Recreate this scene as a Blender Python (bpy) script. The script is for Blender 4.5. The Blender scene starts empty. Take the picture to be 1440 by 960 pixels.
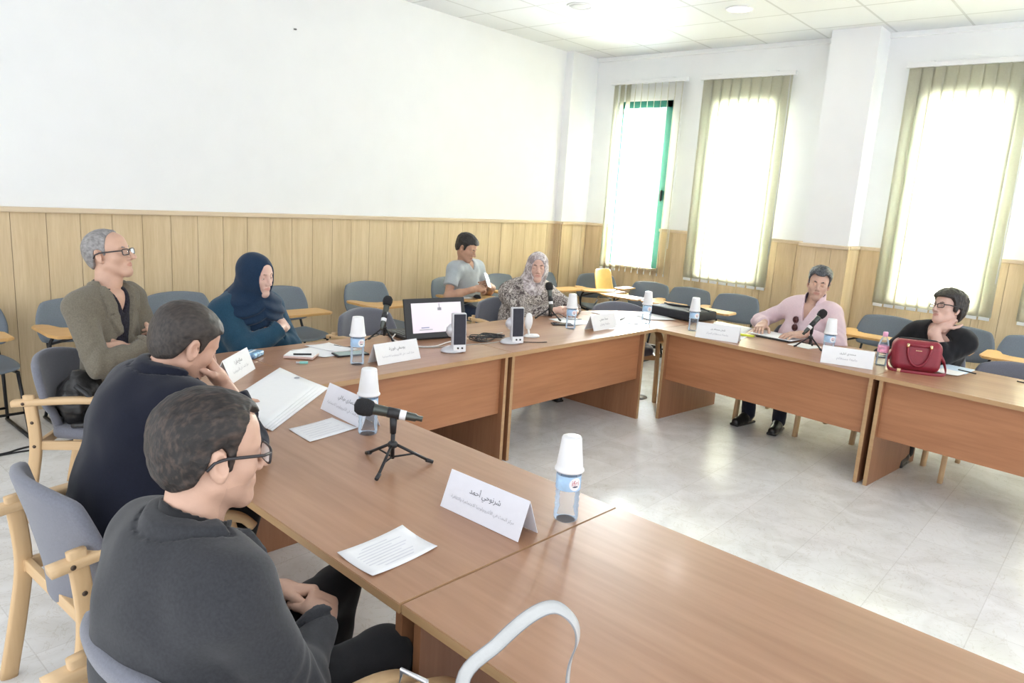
import bpy, bmesh, math, random
import numpy as np
from mathutils import Vector, Matrix, Euler
random.seed(7)
SC = bpy.context.scene
COL = SC.collection
PI = math.pi

# ------------------------------------------------------------------ camera
def make_camera():
    f, pitch, roll, yaw, h = 1020.3592, 0.1982, 0.0641, 0.7102, 1.7381
    cy, sy, cp, sp = math.cos(yaw), math.sin(yaw), math.cos(pitch), math.sin(pitch)
    fw = Vector((cy*cp, sy*cp, -sp)); rt = Vector((sy, -cy, 0)); up = rt.cross(fw)
    c, s = math.cos(roll), math.sin(roll)
    r2, u2 = c*rt + s*up, -s*rt + c*up
    cam = bpy.data.cameras.new('camera'); cam.sensor_width = 36; cam.lens = f/1440*36
    cam.clip_start = 0.05
    o = bpy.data.objects.new('camera', cam); COL.objects.link(o)
    m = Matrix.Identity(4)
    for i in range(3):
        m[i][0], m[i][1], m[i][2] = r2[i], u2[i], -fw[i]
    m[0][3], m[1][3], m[2][3] = 0, 0, h
    o.matrix_world = m
    SC.camera = o
make_camera()

# ------------------------------------------------------------------ light and exposure
SC.view_settings.view_transform = 'Standard'
SC.view_settings.look = 'None'
SC.view_settings.gamma = 1
SC.view_settings.use_curve_mapping = False
SC.view_settings.exposure = 1.02
W = bpy.data.worlds.new('sky'); SC.world = W; W.use_nodes = True
W.node_tree.nodes['Background'].inputs[0].default_value = (0.92, 0.96, 1.0, 1)
W.node_tree.nodes['Background'].inputs[1].default_value = 1.15

def area_light(name, loc, rot, sx, sy, power, color=(1, 1, 1), spread=PI):
    l = bpy.data.lights.new(name, 'AREA'); l.shape = 'RECTANGLE'; l.size = sx; l.size_y = sy
    l.energy = power; l.color = color; l.spread = spread
    o = bpy.data.objects.new(name, l); COL.objects.link(o); o.location = loc; o.rotation_euler = rot
    return o
# daylight outside each window
for i, yy in enumerate((4.91, 3.68, 1.52, 0.2)):
    area_light("window_daylight", (8.45, yy, 1.96), (0, PI/2, 0), 2.6, 1.3, 540, (0.95, 0.975, 1.0))
# ------------------------------------------------------------------ materials
MATS = {}
def _nt(name):
    m = bpy.data.materials.new(name); m.use_nodes = True
    nt = m.node_tree
    return m, nt, nt.nodes['Principled BSDF']
def N(nt, t, **kw):
    n = nt.nodes.new(t)
    for k, v in kw.items(): setattr(n, k, v)
    return n
def mat(name, col, rough=0.6, metal=0.0, var=0.06, scale=30.0, bump=0.0, bscale=None, spec=0.5, stretch=(1, 1, 1), sheen=0.0, coat=0.0):
    """plain surface with slight procedural colour variation and bump"""
    if name in MATS: return MATS[name]
    m, nt, b = _nt(name)
    tc = N(nt, 'ShaderNodeTexCoord'); mp = N(nt, 'ShaderNodeMapping'); mp.inputs['Scale'].default_value = stretch
    nt.links.new(tc.outputs['Object'], mp.inputs[0])
    nz = N(nt, 'ShaderNodeTexNoise'); nz.inputs['Scale'].default_value = scale; nz.inputs['Detail'].default_value = 3
    nt.links.new(mp.outputs[0], nz.inputs['Vector'])
    r = N(nt, 'ShaderNodeValToRGB')
    a = [max(0, c*(1-var)) for c in col]; z = [min(1, c*(1+var)) for c in col]
    r.color_ramp.elements[0].position = 0.3; r.color_ramp.elements[1].position = 0.7
    r.color_ramp.elements[0].color = (*a, 1); r.color_ramp.elements[1].color = (*z, 1)
    nt.links.new(nz.outputs[0], r.inputs[0]); nt.links.new(r.outputs[0], b.inputs['Base Color'])
    b.inputs['Roughness'].default_value = rough; b.inputs['Metallic'].default_value = metal
    b.inputs['Specular IOR Level'].default_value = spec
    if sheen: b.inputs['Sheen Weight'].default_value = sheen; b.inputs['Sheen Roughness'].default_value = 0.5
    if coat: b.inputs['Coat Weight'].default_value = coat
    if bump:
        n2 = N(nt, 'ShaderNodeTexNoise'); n2.inputs['Scale'].default_value = bscale or scale*4; n2.inputs['Detail'].default_value = 2
        nt.links.new(mp.outputs[0], n2.inputs['Vector'])
        bp = N(nt, 'ShaderNodeBump'); bp.inputs['Strength'].default_value = bump; bp.inputs['Distance'].default_value = 0.01
        nt.links.new(n2.outputs[0], bp.inputs['Height']); nt.links.new(bp.outputs[0], b.inputs['Normal'])
    MATS[name] = m
    return m
def wood(name, dark, light, axis=0, rough=0.35, scale=6.0, coat=0.0, contrast=(0.3, 0.75)):
    """streaky grain running along axis"""
    if name in MATS: return MATS[name]
    m, nt, b = _nt(name)
    tc = N(nt, 'ShaderNodeTexCoord'); mp = N(nt, 'ShaderNodeMapping')
    st = [1.0, 1.0, 1.0]; st[axis] = 0.07
    mp.inputs['Scale'].default_value = st
    nt.links.new(tc.outputs['Object'], mp.inputs[0])
    n1 = N(nt, 'ShaderNodeTexNoise'); n1.inputs['Scale'].default_value = scale; n1.inputs['Detail'].default_value = 6; n1.inputs['Distortion'].default_value = 0.6
    n2 = N(nt, 'ShaderNodeTexNoise'); n2.inputs['Scale'].default_value = scale*9; n2.inputs['Detail'].default_value = 3
    nt.links.new(mp.outputs[0], n1.inputs['Vector']); nt.links.new(mp.outputs[0], n2.inputs['Vector'])
    mx = N(nt, 'ShaderNodeMix'); mx.data_type = 'FLOAT'; mx.inputs[0].default_value = 0.35
    nt.links.new(n1.outputs[0], mx.inputs[2]); nt.links.new(n2.outputs[0], mx.inputs[3])
    r = N(nt, 'ShaderNodeValToRGB')
    r.color_ramp.elements[0].position, r.color_ramp.elements[1].position = contrast
    r.color_ramp.elements[0].color = (*dark, 1); r.color_ramp.elements[1].color = (*light, 1)
    nt.links.new(mx.outputs[0], r.inputs[0]); nt.links.new(r.outputs[0], b.inputs['Base Color'])
    b.inputs['Roughness'].default_value = rough
    if coat: b.inputs['Coat Weight'].default_value = coat; b.inputs['Coat Roughness'].default_value = 0.12
    MATS[name] = m
    return m
def see_through(name, tint, clear=0.6, rough=0.05, base=(0.9, 0.95, 1), ior=1.4):
    """thin clear plastic or glass: transparent, with a little gloss and haze"""
    if name in MATS: return MATS[name]
    m = bpy.data.materials.new(name); m.use_nodes = True; nt = m.node_tree
    for n in list(nt.nodes): nt.nodes.remove(n)
    out = N(nt, 'ShaderNodeOutputMaterial'); tr = N(nt, 'ShaderNodeBsdfTransparent'); pb = N(nt, 'ShaderNodeBsdfPrincipled')
    tr.inputs[0].default_value = (*tint, 1); pb.inputs['Base Color'].default_value = (*base, 1); pb.inputs['Roughness'].default_value = rough
    fr = N(nt, 'ShaderNodeFresnel'); fr.inputs[0].default_value = ior
    ma = N(nt, 'ShaderNodeMath'); ma.operation = 'ADD'; ma.use_clamp = True; ma.inputs[1].default_value = 1-clear
    nt.links.new(fr.outputs[0], ma.inputs[0])
    mx = N(nt, 'ShaderNodeMixShader')
    nt.links.new(ma.outputs[0], mx.inputs[0]); nt.links.new(tr.outputs[0], mx.inputs[1]); nt.links.new(pb.outputs[0], mx.inputs[2])
    nt.links.new(mx.outputs[0], out.inputs[0])
    MATS[name] = m
    return m
def glow(name, col, strength):
    if name in MATS: return MATS[name]
    m, nt, b = _nt(name)
    b.inputs['Base Color'].default_value = (*col, 1)
    b.inputs['Emission Color'].default_value = (*col, 1); b.inputs['Emission Strength'].default_value = strength
    MATS[name] = m
    return m

# ------------------------------------------------------------------ mesh building
def rotm(rx=0, ry=0, rz=0): return Euler((rx, ry, rz)).to_matrix()
class MB:
    """collects shapes and links them as ONE mesh object"""
    def __init__(s): s.v = []; s.f = []; s.m = []; s.sm = []; s.mats = []
    def _mi(s, m):
        if m not in s.mats: s.mats.append(m)
        return s.mats.index(m)
    def add(s, vs, fs, m, smooth=False):
        o = len(s.v); s.v += [tuple(v) for v in vs]; i = s._mi(m)
        for f in fs: s.f.append([o+k for k in f]); s.m.append(i); s.sm.append(smooth)
        return s
    def bm(s, b, m, smooth=False, M=None):
        b.verts.ensure_lookup_table()
        for i, v in enumerate(b.verts): v.index = i
        vs = [(M @ v.co) if M is not None else v.co.copy() for v in b.verts]
        s.add(vs, [[v.index for v in f.verts] for f in b.faces], m, smooth); b.free(); return s
    def box(s, c, d, m, R=None, bev=0.0, seg=2):
        b = bmesh.new(); bmesh.ops.create_cube(b, size=1)
        for v in b.verts: v.co = Vector((v.co.x*d[0], v.co.y*d[1], v.co.z*d[2]))
        if bev: bmesh.ops.bevel(b, geom=b.edges[:], offset=bev, segments=seg, affect='EDGES', profile=0.6)
        M = Matrix.Translation(c) @ (R.to_4x4() if R is not None else Matrix.Identity(4))
        return s.bm(b, m, bool(bev) and seg > 2, M)
    def tube(s, pts, r, m, n=8, closed=False, flat=None):
        """round (or flattened: flat=(rx, ry, upvector)) tube along points"""
        P = [Vector(p) for p in pts]; K = len(P); rs = r if isinstance(r, (list, tuple)) else [r]*K
        vs = []; fs = []; prev = None
        for i in range(K):
            if closed: t = P[(i+1) % K]-P[i-1]
            else: t = P[min(i+1, K-1)]-P[max(i-1, 0)]
            if t.length < 1e-9: t = Vector((0, 0, 1))
            t.normalize()
            if flat: a = Vector(flat[2])
            else: a = prev if prev is not None else (Vector((0, 0, 1)) if abs(t.z) < .9 else Vector((1, 0, 0)))
            a = (a-t*a.dot(t))
            if a.length < 1e-6: a = Vector((1, 0, 0))-t*t.x
            a.normalize(); prev = a; c = t.cross(a)
            for k in range(n):
                th = 2*PI*k/n
                if flat: 
                    e = 0.5
                    ca, sa = math.cos(th), math.sin(th)
                    ca = math.copysign(abs(ca)**e, ca); sa = math.copysign(abs(sa)**e, sa)
                    vs.append(P[i]+c*ca*flat[0]*rs[i]+a*sa*flat[1]*rs[i])
                else: vs.append(P[i]+(a*math.cos(th)+c*math.sin(th))*rs[i])
        for i in range(K if closed else K-1):
            for k in range(n):
                j = (i+1) % K
                fs.append((i*n+k, i*n+(k+1) % n, j*n+(k+1) % n, j*n+k))
        if not closed: fs += [tuple(range(n-1, -1, -1)), tuple((K-1)*n+k for k in range(n))]
        return s.add(vs, fs, m, True)
    def lathe(s, prof, m, n=24, M=None, caps=True):
        vs = []; fs = []
        for r, z in prof:
            for k in range(n):
                v = Vector((r*math.cos(2*PI*k/n), r*math.sin(2*PI*k/n), z)); vs.append(M @ v if M is not None else v)
        L = len(prof)
        for i in range(L-1):
            for k in range(n): fs.append((i*n+k, i*n+(k+1) % n, (i+1)*n+(k+1) % n, (i+1)*n+k))
        if caps: fs += [tuple(range(n-1, -1, -1)), tuple((L-1)*n+k for k in range(n))]
        return s.add(vs, fs, m, True)
    def prism(s, poly, z0, z1, m, M=None, bev=0.0):
        b = bmesh.new(); vs = [b.verts.new((x, y, z0)) for x, y in poly]; f = b.faces.new(vs)
        r = bmesh.ops.extrude_face_region(b, geom=[f]); bmesh.ops.translate(b, vec=(0, 0, z1-z0), verts=[e for e in r['geom'] if isinstance(e, bmesh.types.BMVert)])
        bmesh.ops.recalc_face_normals(b, faces=b.faces[:])
        if bev:
            bmesh.ops.bevel(b, geom=[e for e in b.edges if abs(e.verts[0].co.z-e.verts[1].co.z) < 1e-6], offset=bev, segments=2, affect='EDGES')
        return s.bm(b, m, False, M)
    def sheet(s, g, t, m, smooth=True):
        """thick sheet from a grid of points g[i][j], thickness t along local normals"""
        A = np.array([[list(p) for p in row] for row in g], float); ni, nj = A.shape[:2]
        du = np.gradient(A, axis=0); dv = np.gradient(A, axis=1); nn = np.cross(du, dv); nn /= np.linalg.norm(nn, axis=2, keepdims=True)+1e-12
        top = A+nn*t/2; bot = A-nn*t/2; vs = list(top.reshape(-1, 3))+list(bot.reshape(-1, 3)); o = ni*nj; fs = []
        for i in range(ni-1):
            for j in range(nj-1):
                a, b2, c, d = i*nj+j, (i+1)*nj+j, (i+1)*nj+j+1, i*nj+j+1
                fs += [(a, b2, c, d), (o+a, o+d, o+c, o+b2)]
        for i in range(ni-1):
            a, b2 = i*nj, (i+1)*nj; fs.append((a, o+a, o+b2, b2)); a += nj-1; b2 += nj-1; fs.append((a, b2, o+b2, o+a))
        for j in range(nj-1):
            a, b2 = j, j+1; fs.append((a, b2, o+b2, o+a)); a += (ni-1)*nj; b2 += (ni-1)*nj; fs.append((a, o+a, o+b2, b2))
        return s.add(vs, fs, m, smooth)
    def build(s, name, parent=None, **kw):
        me = bpy.data.meshes.new(name); me.from_pydata(s.v, [], s.f)
        for m in s.mats: me.materials.append(m)
        me.polygons.foreach_set('material_index', s.m); me.polygons.foreach_set('use_smooth', s.sm); me.update()
        o = bpy.data.objects.new(name, me); COL.objects.link(o)
        if parent is not None: o.parent = parent
        for k, v in kw.items(): o[k] = v
        return o
def thing(name, label, cat, loc=(0, 0, 0), rz=0.0, group=None):
    o = bpy.data.objects.new(name, None); COL.objects.link(o); o.empty_display_size = 0.1
    o.location = loc; o.rotation_euler = (0, 0, rz); o['label'] = label; o['category'] = cat
    if group: o['group'] = group
    return o
def tag(o, label, cat, group=None):
    o['label'] = label; o['category'] = cat
    if group: o['group'] = group
    return o
def dup(root, loc, rz, label, group=None):
    r = root.copy(); COL.objects.link(r); r.location = loc; r.rotation_euler = (0, 0, rz); r['label'] = label
    if group: r['group'] = group
    for ch in list(root.children):
        c = ch.copy(); COL.objects.link(c); c.parent = r
        for g in list(ch.children):
            d = g.copy(); COL.objects.link(d); d.parent = c
    return r
def struct(o): o['kind'] = 'structure'; return o
def bez(p0, p1, p2, p3, n=10):
    p0, p1, p2, p3 = map(Vector, (p0, p1, p2, p3)); out = []
    for i in range(n+1):
        t = i/n; out.append(p0*(1-t)**3+p1*3*t*(1-t)**2+p2*3*t*t*(1-t)+p3*t**3)
    return out
def spline(pts, n=6):
    """Catmull-Rom through points"""
    P = [Vector(p) for p in pts]; P = [P[0]*2-P[1]]+P+[P[-1]*2-P[-2]]; out = []
    for i in range(1, len(P)-2):
        a, b, c, d = P[i-1], P[i], P[i+1], P[i+2]
        for k in range(n):
            t = k/n; out.append(0.5*((2*b)+(c-a)*t+(2*a-5*b+4*c-d)*t*t+(3*b-a-3*c+d)*t**3))
    out.append(P[-2]); return out

# ------------------------------------------------------------------ Arabic lettering as flat meshes
AR = {'ا': (0xFE8D, 2), 'أ': (0xFE83, 2), 'إ': (0xFE87, 2), 'ب': (0xFE8F, 4), 'ة': (0xFE93, 2), 'ت': (0xFE95, 4), 'ث': (0xFE99, 4), 'ج': (0xFE9D, 4), 'ح': (0xFEA1, 4),
      'خ': (0xFEA5, 4), 'د': (0xFEA9, 2), 'ذ': (0xFEAB, 2), 'ر': (0xFEAD, 2), 'ز': (0xFEAF, 2), 'س': (0xFEB1, 4), 'ش': (0xFEB5, 4), 'ص': (0xFEB9, 4), 'ض': (0xFEBD, 4),
      'ط': (0xFEC1, 4), 'ع': (0xFEC9, 4), 'غ': (0xFECD, 4), 'ف': (0xFED1, 4), 'ق': (0xFED5, 4), 'ك': (0xFED9, 4), 'ل': (0xFEDD, 4), 'م': (0xFEE1, 4), 'ن': (0xFEE5, 4),
      'ه': (0xFEE9, 4), 'و': (0xFEED, 2), 'ي': (0xFEF1, 4)}
def shape_ar(txt):
    """joined presentation forms in visual (left to right) order"""
    out = []; L = list(txt)
    i = 0
    while i < len(L):
        ch = L[i]
        if ch not in AR: out.append(ch); i += 1; continue
        prev = i > 0 and L[i-1] in AR and AR[L[i-1]][1] == 4
        if ch == 'ل' and i+1 < len(L) and L[i+1] in 'اأ':
            out.append(chr((0xFEFB if L[i+1] == 'ا' else 0xFEF7)+(1 if prev else 0))); i += 2; continue
        nxt = i+1 < len(L) and L[i+1] in AR
        b, n = AR[ch]
        if n == 2: out.append(chr(b+(1 if prev else 0)))
        else: out.append(chr(b+(3 if prev and nxt else 1 if prev else 2 if nxt else 0)))
        i += 1
    return ''.join(reversed(out))
_TXT = {}
def text_mesh(txt, size, width=None):
    """(verts, faces) of flat lettering centred on the origin in the xy plane"""
    key = (txt, size, width)
    if key in _TXT: return _TXT[key]
    cu = bpy.data.curves.new('lettering', 'FONT'); cu.body = txt; cu.size = size; cu.align_x = 'CENTER'; cu.align_y = 'CENTER'; cu.resolution_u = 3
    o = bpy.data.objects.new('lettering', cu); COL.objects.link(o)
    bpy.context.view_layer.update()
    me = bpy.data.meshes.new_from_object(o.evaluated_get(bpy.context.evaluated_depsgraph_get()))
    vs = [v.co.copy() for v in me.vertices]; fs = [list(p.vertices) for p in me.polygons]
    bpy.data.objects.remove(o); bpy.data.curves.remove(cu); bpy.data.meshes.remove(me)
    if vs:
        x0, x1 = min(v.x for v in vs), max(v.x for v in vs); y0, y1 = min(v.y for v in vs), max(v.y for v in vs)
        k = width/(x1-x0) if width else 1
        vs = [Vector(((v.x-(x0+x1)/2)*k, (v.y-(y0+y1)/2)*k, 0)) for v in vs]
    _TXT[key] = (vs, fs)
    return _TXT[key]

# ------------------------------------------------------------------ smooth solids: signed distance -> surface nets
F = np.float32
def V3(p): return np.array(p, F)
def cap(a, b, r1, r2=None):
    a, b = V3(a), V3(b); r2 = r1 if r2 is None else r2; ba = b-a; L = float(ba@ba)+1e-9
    def f(P):
        pa = P-a; t = np.clip(pa@ba/L, 0, 1)
        q = pa-t[:, None]*ba
        return np.sqrt((q*q).sum(1))-(r1+(r2-r1)*t)
    return f
def ell(c, r, R=None):
    c, r = V3(c), V3(r); Q = None if R is None else np.array(R, F)
    def f(P):
        p = P-c
        if Q is not None: p = p@Q
        a = p/r; k0 = np.sqrt((a*a).sum(1)); b = a/r; k1 = np.sqrt((b*b).sum(1))+1e-9
        return k0*(k0-1)/k1
    return f
def rbox(c, h, r, R=None):
    c, h = V3(c), V3(h); Q = None if R is None else np.array(R, F)
    def f(P):
        p = P-c
        if Q is not None: p = p@Q
        q = np.abs(p)-(h-r); return np.sqrt((np.maximum(q, 0)**2).sum(1))+np.minimum(q.max(1), 0)-r
    return f
def smin(k, *fs):
    def f(P):
        d = fs[0](P)
        for g in fs[1:]:
            e = g(P); h = np.maximum(k-np.abs(d-e), 0)/k; d = np.minimum(d, e)-h*h*k*0.25
        return d
    return f
def smax2(k, a, b):
    h = np.maximum(k-np.abs(a-b), 0)/k; return np.maximum(a, b)+h*h*k*0.25
def sub(k, A, *Bs):
    def f(P):
        d = A(P)
        for B in Bs: d = smax2(k, d, -B(P))
        return d
    return f
def inter(k, A, B): return lambda P: smax2(k, A(P), B(P))
def off(A, t): return lambda P: A(P)-t
def half(n, p):
    n = V3(n)/np.linalg.norm(n); p = V3(p); return lambda P: (P-p)@n
def frame(A, M):
    """solid A given in a local frame placed by 4x4 M (uniform scale allowed)"""
    M = np.array(M, float); s = float(np.cbrt(np.linalg.det(M[:3, :3]))); Q = np.linalg.inv(M).astype(F)
    return lambda P: A(P@Q[:3, :3].T+Q[:3, 3])*F(s)
def wob(P, s, seed=0.0):
    """cheap smooth noise in about -1..1"""
    x, y, z = P[:, 0]*s, P[:, 1]*s, P[:, 2]*s
    return (np.sin(x*1.7+1.3*np.sin(y*1.1+seed)+seed)+np.sin(y*1.9+1.2*np.sin(z*1.3+seed*2)+2*seed)+np.sin(z*1.6+1.4*np.sin(x*1.2+seed)+3*seed))/3
def wrinkle(A, amp, s, seed=0.0):
    return lambda P: A(P)+F(amp)*(wob(P, s, seed)+0.5*wob(P, s*2.3, seed+1.7)).astype(F)
def nets(f, lo, hi, h):
    B = 8
    lo = np.array(lo, F); nb = np.maximum(1, np.ceil((np.array(hi, F)-lo)/(h*B)).astype(int)); n = nb*B
    bi = np.stack(np.meshgrid(*[np.arange(k) for k in nb], indexing='ij'), -1).reshape(-1, 3)
    d0 = np.concatenate([f((lo+(c+0.5)*(h*B)).astype(F)) for c in np.array_split(bi, max(1, len(bi)//100000))])
    D = np.ones(tuple(n+1), F)
    s0 = np.where(d0 < 0, -1, 1).astype(F).reshape(tuple(nb))
    D[:-1, :-1, :-1] = s0.repeat(B, 0).repeat(B, 1).repeat(B, 2)
    act = bi[np.abs(d0) < h*B*0.87*1.35+0.006]
    g = np.stack(np.meshgrid(*[np.arange(B+1)]*3, indexing='ij'), -1).reshape(-1, 3)
    for ch in np.array_split(act, max(1, len(act)//200)):
        if not len(ch): continue
        I = (ch[:, None, :]*B+g[None]).reshape(-1, 3)
        D[I[:, 0], I[:, 1], I[:, 2]] = f((lo+I*F(h)).astype(F))
    D[0], D[-1], D[:, 0], D[:, -1], D[:, :, 0], D[:, :, -1] = [np.maximum(x, 1e-4) for x in (D[0], D[-1], D[:, 0], D[:, -1], D[:, :, 0], D[:, :, -1])]
    S = D < 0
    cnt = np.zeros(tuple(n), np.int8)
    C8 = [(i, j, k) for i in (0, 1) for j in (0, 1) for k in (0, 1)]
    for i, j, k in C8: cnt += S[i:i+n[0], j:j+n[1], k:k+n[2]]
    cells = np.argwhere((cnt > 0) & (cnt < 8))
    if not len(cells): return np.zeros((0, 3)), np.zeros((0, 4), int)
    cid = np.full(tuple(n), -1, np.int64); cid[tuple(cells.T)] = np.arange(len(cells))
    vals = np.stack([D[cells[:, 0]+i, cells[:, 1]+j, cells[:, 2]+k] for i, j, k in C8], 1)
    acc = np.zeros((len(cells), 3), F); num = np.zeros(len(cells), F)
    for a in range(8):
        for b in range(a+1, 8):
            ca, cb = np.array(C8[a]), np.array(C8[b])
            if np.abs(ca-cb).sum() != 1: continue
            va, vb = vals[:, a], vals[:, b]; x = (va < 0) != (vb < 0)
            t = np.where(x, va/np.where(x, va-vb, 1), 0)[:, None]
            acc += np.where(x[:, None], ca+t*(cb-ca), 0); num += x
    verts = lo+(cells+acc/num[:, None])*h
    quads = []
    for ax in range(3):
        u, w = (ax+1) % 3, (ax+2) % 3
        sl0 = [slice(None)]*3; sl1 = [slice(None)]*3; sl0[ax] = slice(0, -1); sl1[ax] = slice(1, None)
        A, Bq = S[tuple(sl0)], S[tuple(sl1)]
        E = np.argwhere(A != Bq)
        ok = (E[:, u] > 0) & (E[:, w] > 0) & (E[:, u] < n[u]) & (E[:, w] < n[w]); E = E[ok]
        fl = A[tuple(E.T)]
        q = []
        for du, dw in ((-1, -1), (0, -1), (0, 0), (-1, 0)):
            c = E.copy(); c[:, u] += du; c[:, w] += dw; q.append(cid[tuple(c.T)])
        q = np.stack(q, 1); q = np.where(fl[:, None], q, q[:, ::-1]); quads.append(q)
    return verts, np.concatenate(quads)
def solid(name, parts, mats, parent=None, zone=None):
    """parts: list of (sdf, lo, hi, h); one mesh object; zone(points)->material index per face"""
    VS, QS, o = [], [], 0
    for f, lo, hi, h in parts:
        v, q = nets(f, lo, hi, h); VS.append(v); QS.append(q+o); o += len(v)
    V, Q = np.concatenate(VS), np.concatenate(QS)
    me = bpy.data.meshes.new(name)
    me.vertices.add(len(V)); me.vertices.foreach_set('co', V.astype(F).ravel())
    me.loops.add(len(Q)*4); me.loops.foreach_set('vertex_index', Q.astype(np.int32).ravel())
    me.polygons.add(len(Q)); me.polygons.foreach_set('loop_start', np.arange(0, len(Q)*4, 4, dtype=np.int32))
    for m in (mats if isinstance(mats, (list, tuple)) else [mats]): me.materials.append(m)
    if zone is not None and len(Q): me.polygons.foreach_set('material_index', zone(V[Q].mean(1)).astype(np.int32))
    me.polygons.foreach_set('use_smooth', np.ones(len(Q), bool))
    me.update(calc_edges=True); me.validate()
    ob = bpy.data.objects.new(name, me); COL.objects.link(ob)
    if parent is not None: ob.parent = parent
    return ob
# ------------------------------------------------------------------ the room
ZC, ZW, YB, XW = 3.5227, 1.445, 5.87, 8.058
X0, Y0 = -2.2, -2.6
M_WALL = mat('white_paint', (0.86, 0.865, 0.87), 0.85, var=0.012, scale=4, bump=0.05, bscale=120)
def tiles_floor():
    if 'marble' in MATS: return MATS['marble']
    m, nt, b = _nt('marble_tiles')
    tc = N(nt, 'ShaderNodeTexCoord'); mp = N(nt, 'ShaderNodeMapping'); T = 0.413
    mp.inputs['Location'].default_value = (-3.585/T, -0.714/T, 0); mp.inputs['Scale'].default_value = (1/T, 1/T, 1)
    nt.links.new(tc.outputs['Object'], mp.inputs[0])
    br = N(nt, 'ShaderNodeTexBrick'); br.offset = 0; br.squash = 1
    br.inputs['Scale'].default_value = 1; br.inputs['Brick Width'].default_value = 1; br.inputs['Row Height'].default_value = 1
    br.inputs['Mortar Size'].default_value = 0.006; br.inputs['Mortar Smooth'].default_value = 0.3; br.inputs['Bias'].default_value = 0
    br.inputs['Color1'].default_value = (0.83, 0.825, 0.81, 1); br.inputs['Color2'].default_value = (0.89, 0.888, 0.88, 1); br.inputs['Mortar'].default_value = (0.74, 0.73, 0.71, 1)
    nt.links.new(mp.outputs[0], br.inputs['Vector'])
    nz = N(nt, 'ShaderNodeTexNoise'); nz.inputs['Scale'].default_value = 3.2; nz.inputs['Detail'].default_value = 9; nz.inputs['Distortion'].default_value = 1.6
    nt.links.new(tc.outputs['Object'], nz.inputs['Vector'])
    r = N(nt, 'ShaderNodeValToRGB'); r.color_ramp.elements[0].position = 0.36; r.color_ramp.elements[1].position = 0.6
    r.color_ramp.elements[0].color = (0.88, 0.875, 0.86, 1); r.color_ramp.elements[1].color = (1, 1, 1, 1)
    nt.links.new(nz.outputs[0], r.inputs[0])
    # fine dark veins
    wv = N(nt, 'ShaderNodeTexNoise'); wv.inputs['Scale'].default_value = 7; wv.inputs['Detail'].default_value = 6; wv.inputs['Distortion'].default_value = 2.5
    nt.links.new(tc.outputs['Object'], wv.inputs['Vector'])
    r2 = N(nt, 'ShaderNodeValToRGB'); e = r2.color_ramp.elements; e[0].position = 0.485; e[1].position = 0.515
    e[0].color = (1, 1, 1, 1); e[1].color = (1, 1, 1, 1); k = e.new(0.5); k.color = (0.86, 0.84, 0.80, 1)
    nt.links.new(wv.outputs[0], r2.inputs[0])
    m1 = N(nt, 'ShaderNodeMix'); m1.data_type = 'RGBA'; m1.blend_type = 'MULTIPLY'; m1.inputs[0].default_value = 1
    m2 = N(nt, 'ShaderNodeMix'); m2.data_type = 'RGBA'; m2.blend_type = 'MULTIPLY'; m2.inputs[0].default_value = 1
    nt.links.new(br.outputs[0], m1.inputs[6]); nt.links.new(r.outputs[0], m1.inputs[7])
    nt.links.new(m1.outputs[2], m2.inputs[6]); nt.links.new(r2.outputs[0], m2.inputs[7])
    nt.links.new(m2.outputs[2], b.inputs['Base Color'])
    b.inputs['Roughness'].default_value = 0.27; b.inputs['Specular IOR Level'].default_value = 0.5
    MATS['marble'] = m; return m
def tiles_ceiling():
    m, nt, b = _nt('ceiling_tiles'); T = 0.648
    tc = N(nt, 'ShaderNodeTexCoord'); mp = N(nt, 'ShaderNodeMapping')
    mp.inputs['Location'].default_value = (-7.59/T, -3.53/T, 0); mp.inputs['Scale'].default_value = (1/T, 1/T, 1)
    nt.links.new(tc.outputs['Object'], mp.inputs[0])
    br = N(nt, 'ShaderNodeTexBrick'); br.offset = 0; br.inputs['Scale'].default_value = 1; br.inputs['Brick Width'].default_value = 1; br.inputs['Row Height'].default_value = 1
    br.inputs['Mortar Size'].default_value = 0.018; br.inputs['Mortar Smooth'].default_value = 0.1
    br.inputs['Color1'].default_value = (0.755, 0.77, 0.79, 1); br.inputs['Color2'].default_value = (0.775, 0.79, 0.81, 1); br.inputs['Mortar'].default_value = (0.60, 0.61, 0.62, 1)
    nt.links.new(mp.outputs[0], br.inputs['Vector']); nt.links.new(br.outputs[0], b.inputs['Base Color'])
    b.inputs['Roughness'].default_value = 0.9
    bp = N(nt, 'ShaderNodeBump'); bp.inputs['Strength'].default_value = 0.4; bp.inputs['Distance'].default_value = 0.006
    nt.links.new(br.outputs[1], bp.inputs['Height']); nt.links.new(bp.outputs[0], b.inputs['Normal'])
    return m
M_OAK = wood('oak_panel', (0.575, 0.425, 0.245), (0.73, 0.58, 0.375), axis=2, rough=0.5, scale=14, contrast=(0.3, 0.7))
M_OAKD = mat('oak_groove', (0.22, 0.13, 0.06), 0.7)
M_OAKT = wood('oak_rail', (0.62, 0.49, 0.33), (0.74, 0.61, 0.44), axis=0, rough=0.4, scale=10)

struct(MB().box(((X0+XW)/2, (Y0+YB)/2, -0.05), (XW-X0+0.4, YB-Y0+0.2, 0.1), tiles_floor()).build('floor'))
struct(MB().box(((X0+XW)/2, (Y0+YB)/2, ZC+0.05), (XW-X0+0.4, YB-Y0+0.2, 0.1), tiles_ceiling()).build('ceiling'))
struct(MB().box(((X0+XW)/2+0.1, YB+0.075, ZC/2), (XW-X0+0.4, 0.15, ZC), M_WALL).build('wall_back'))
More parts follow.
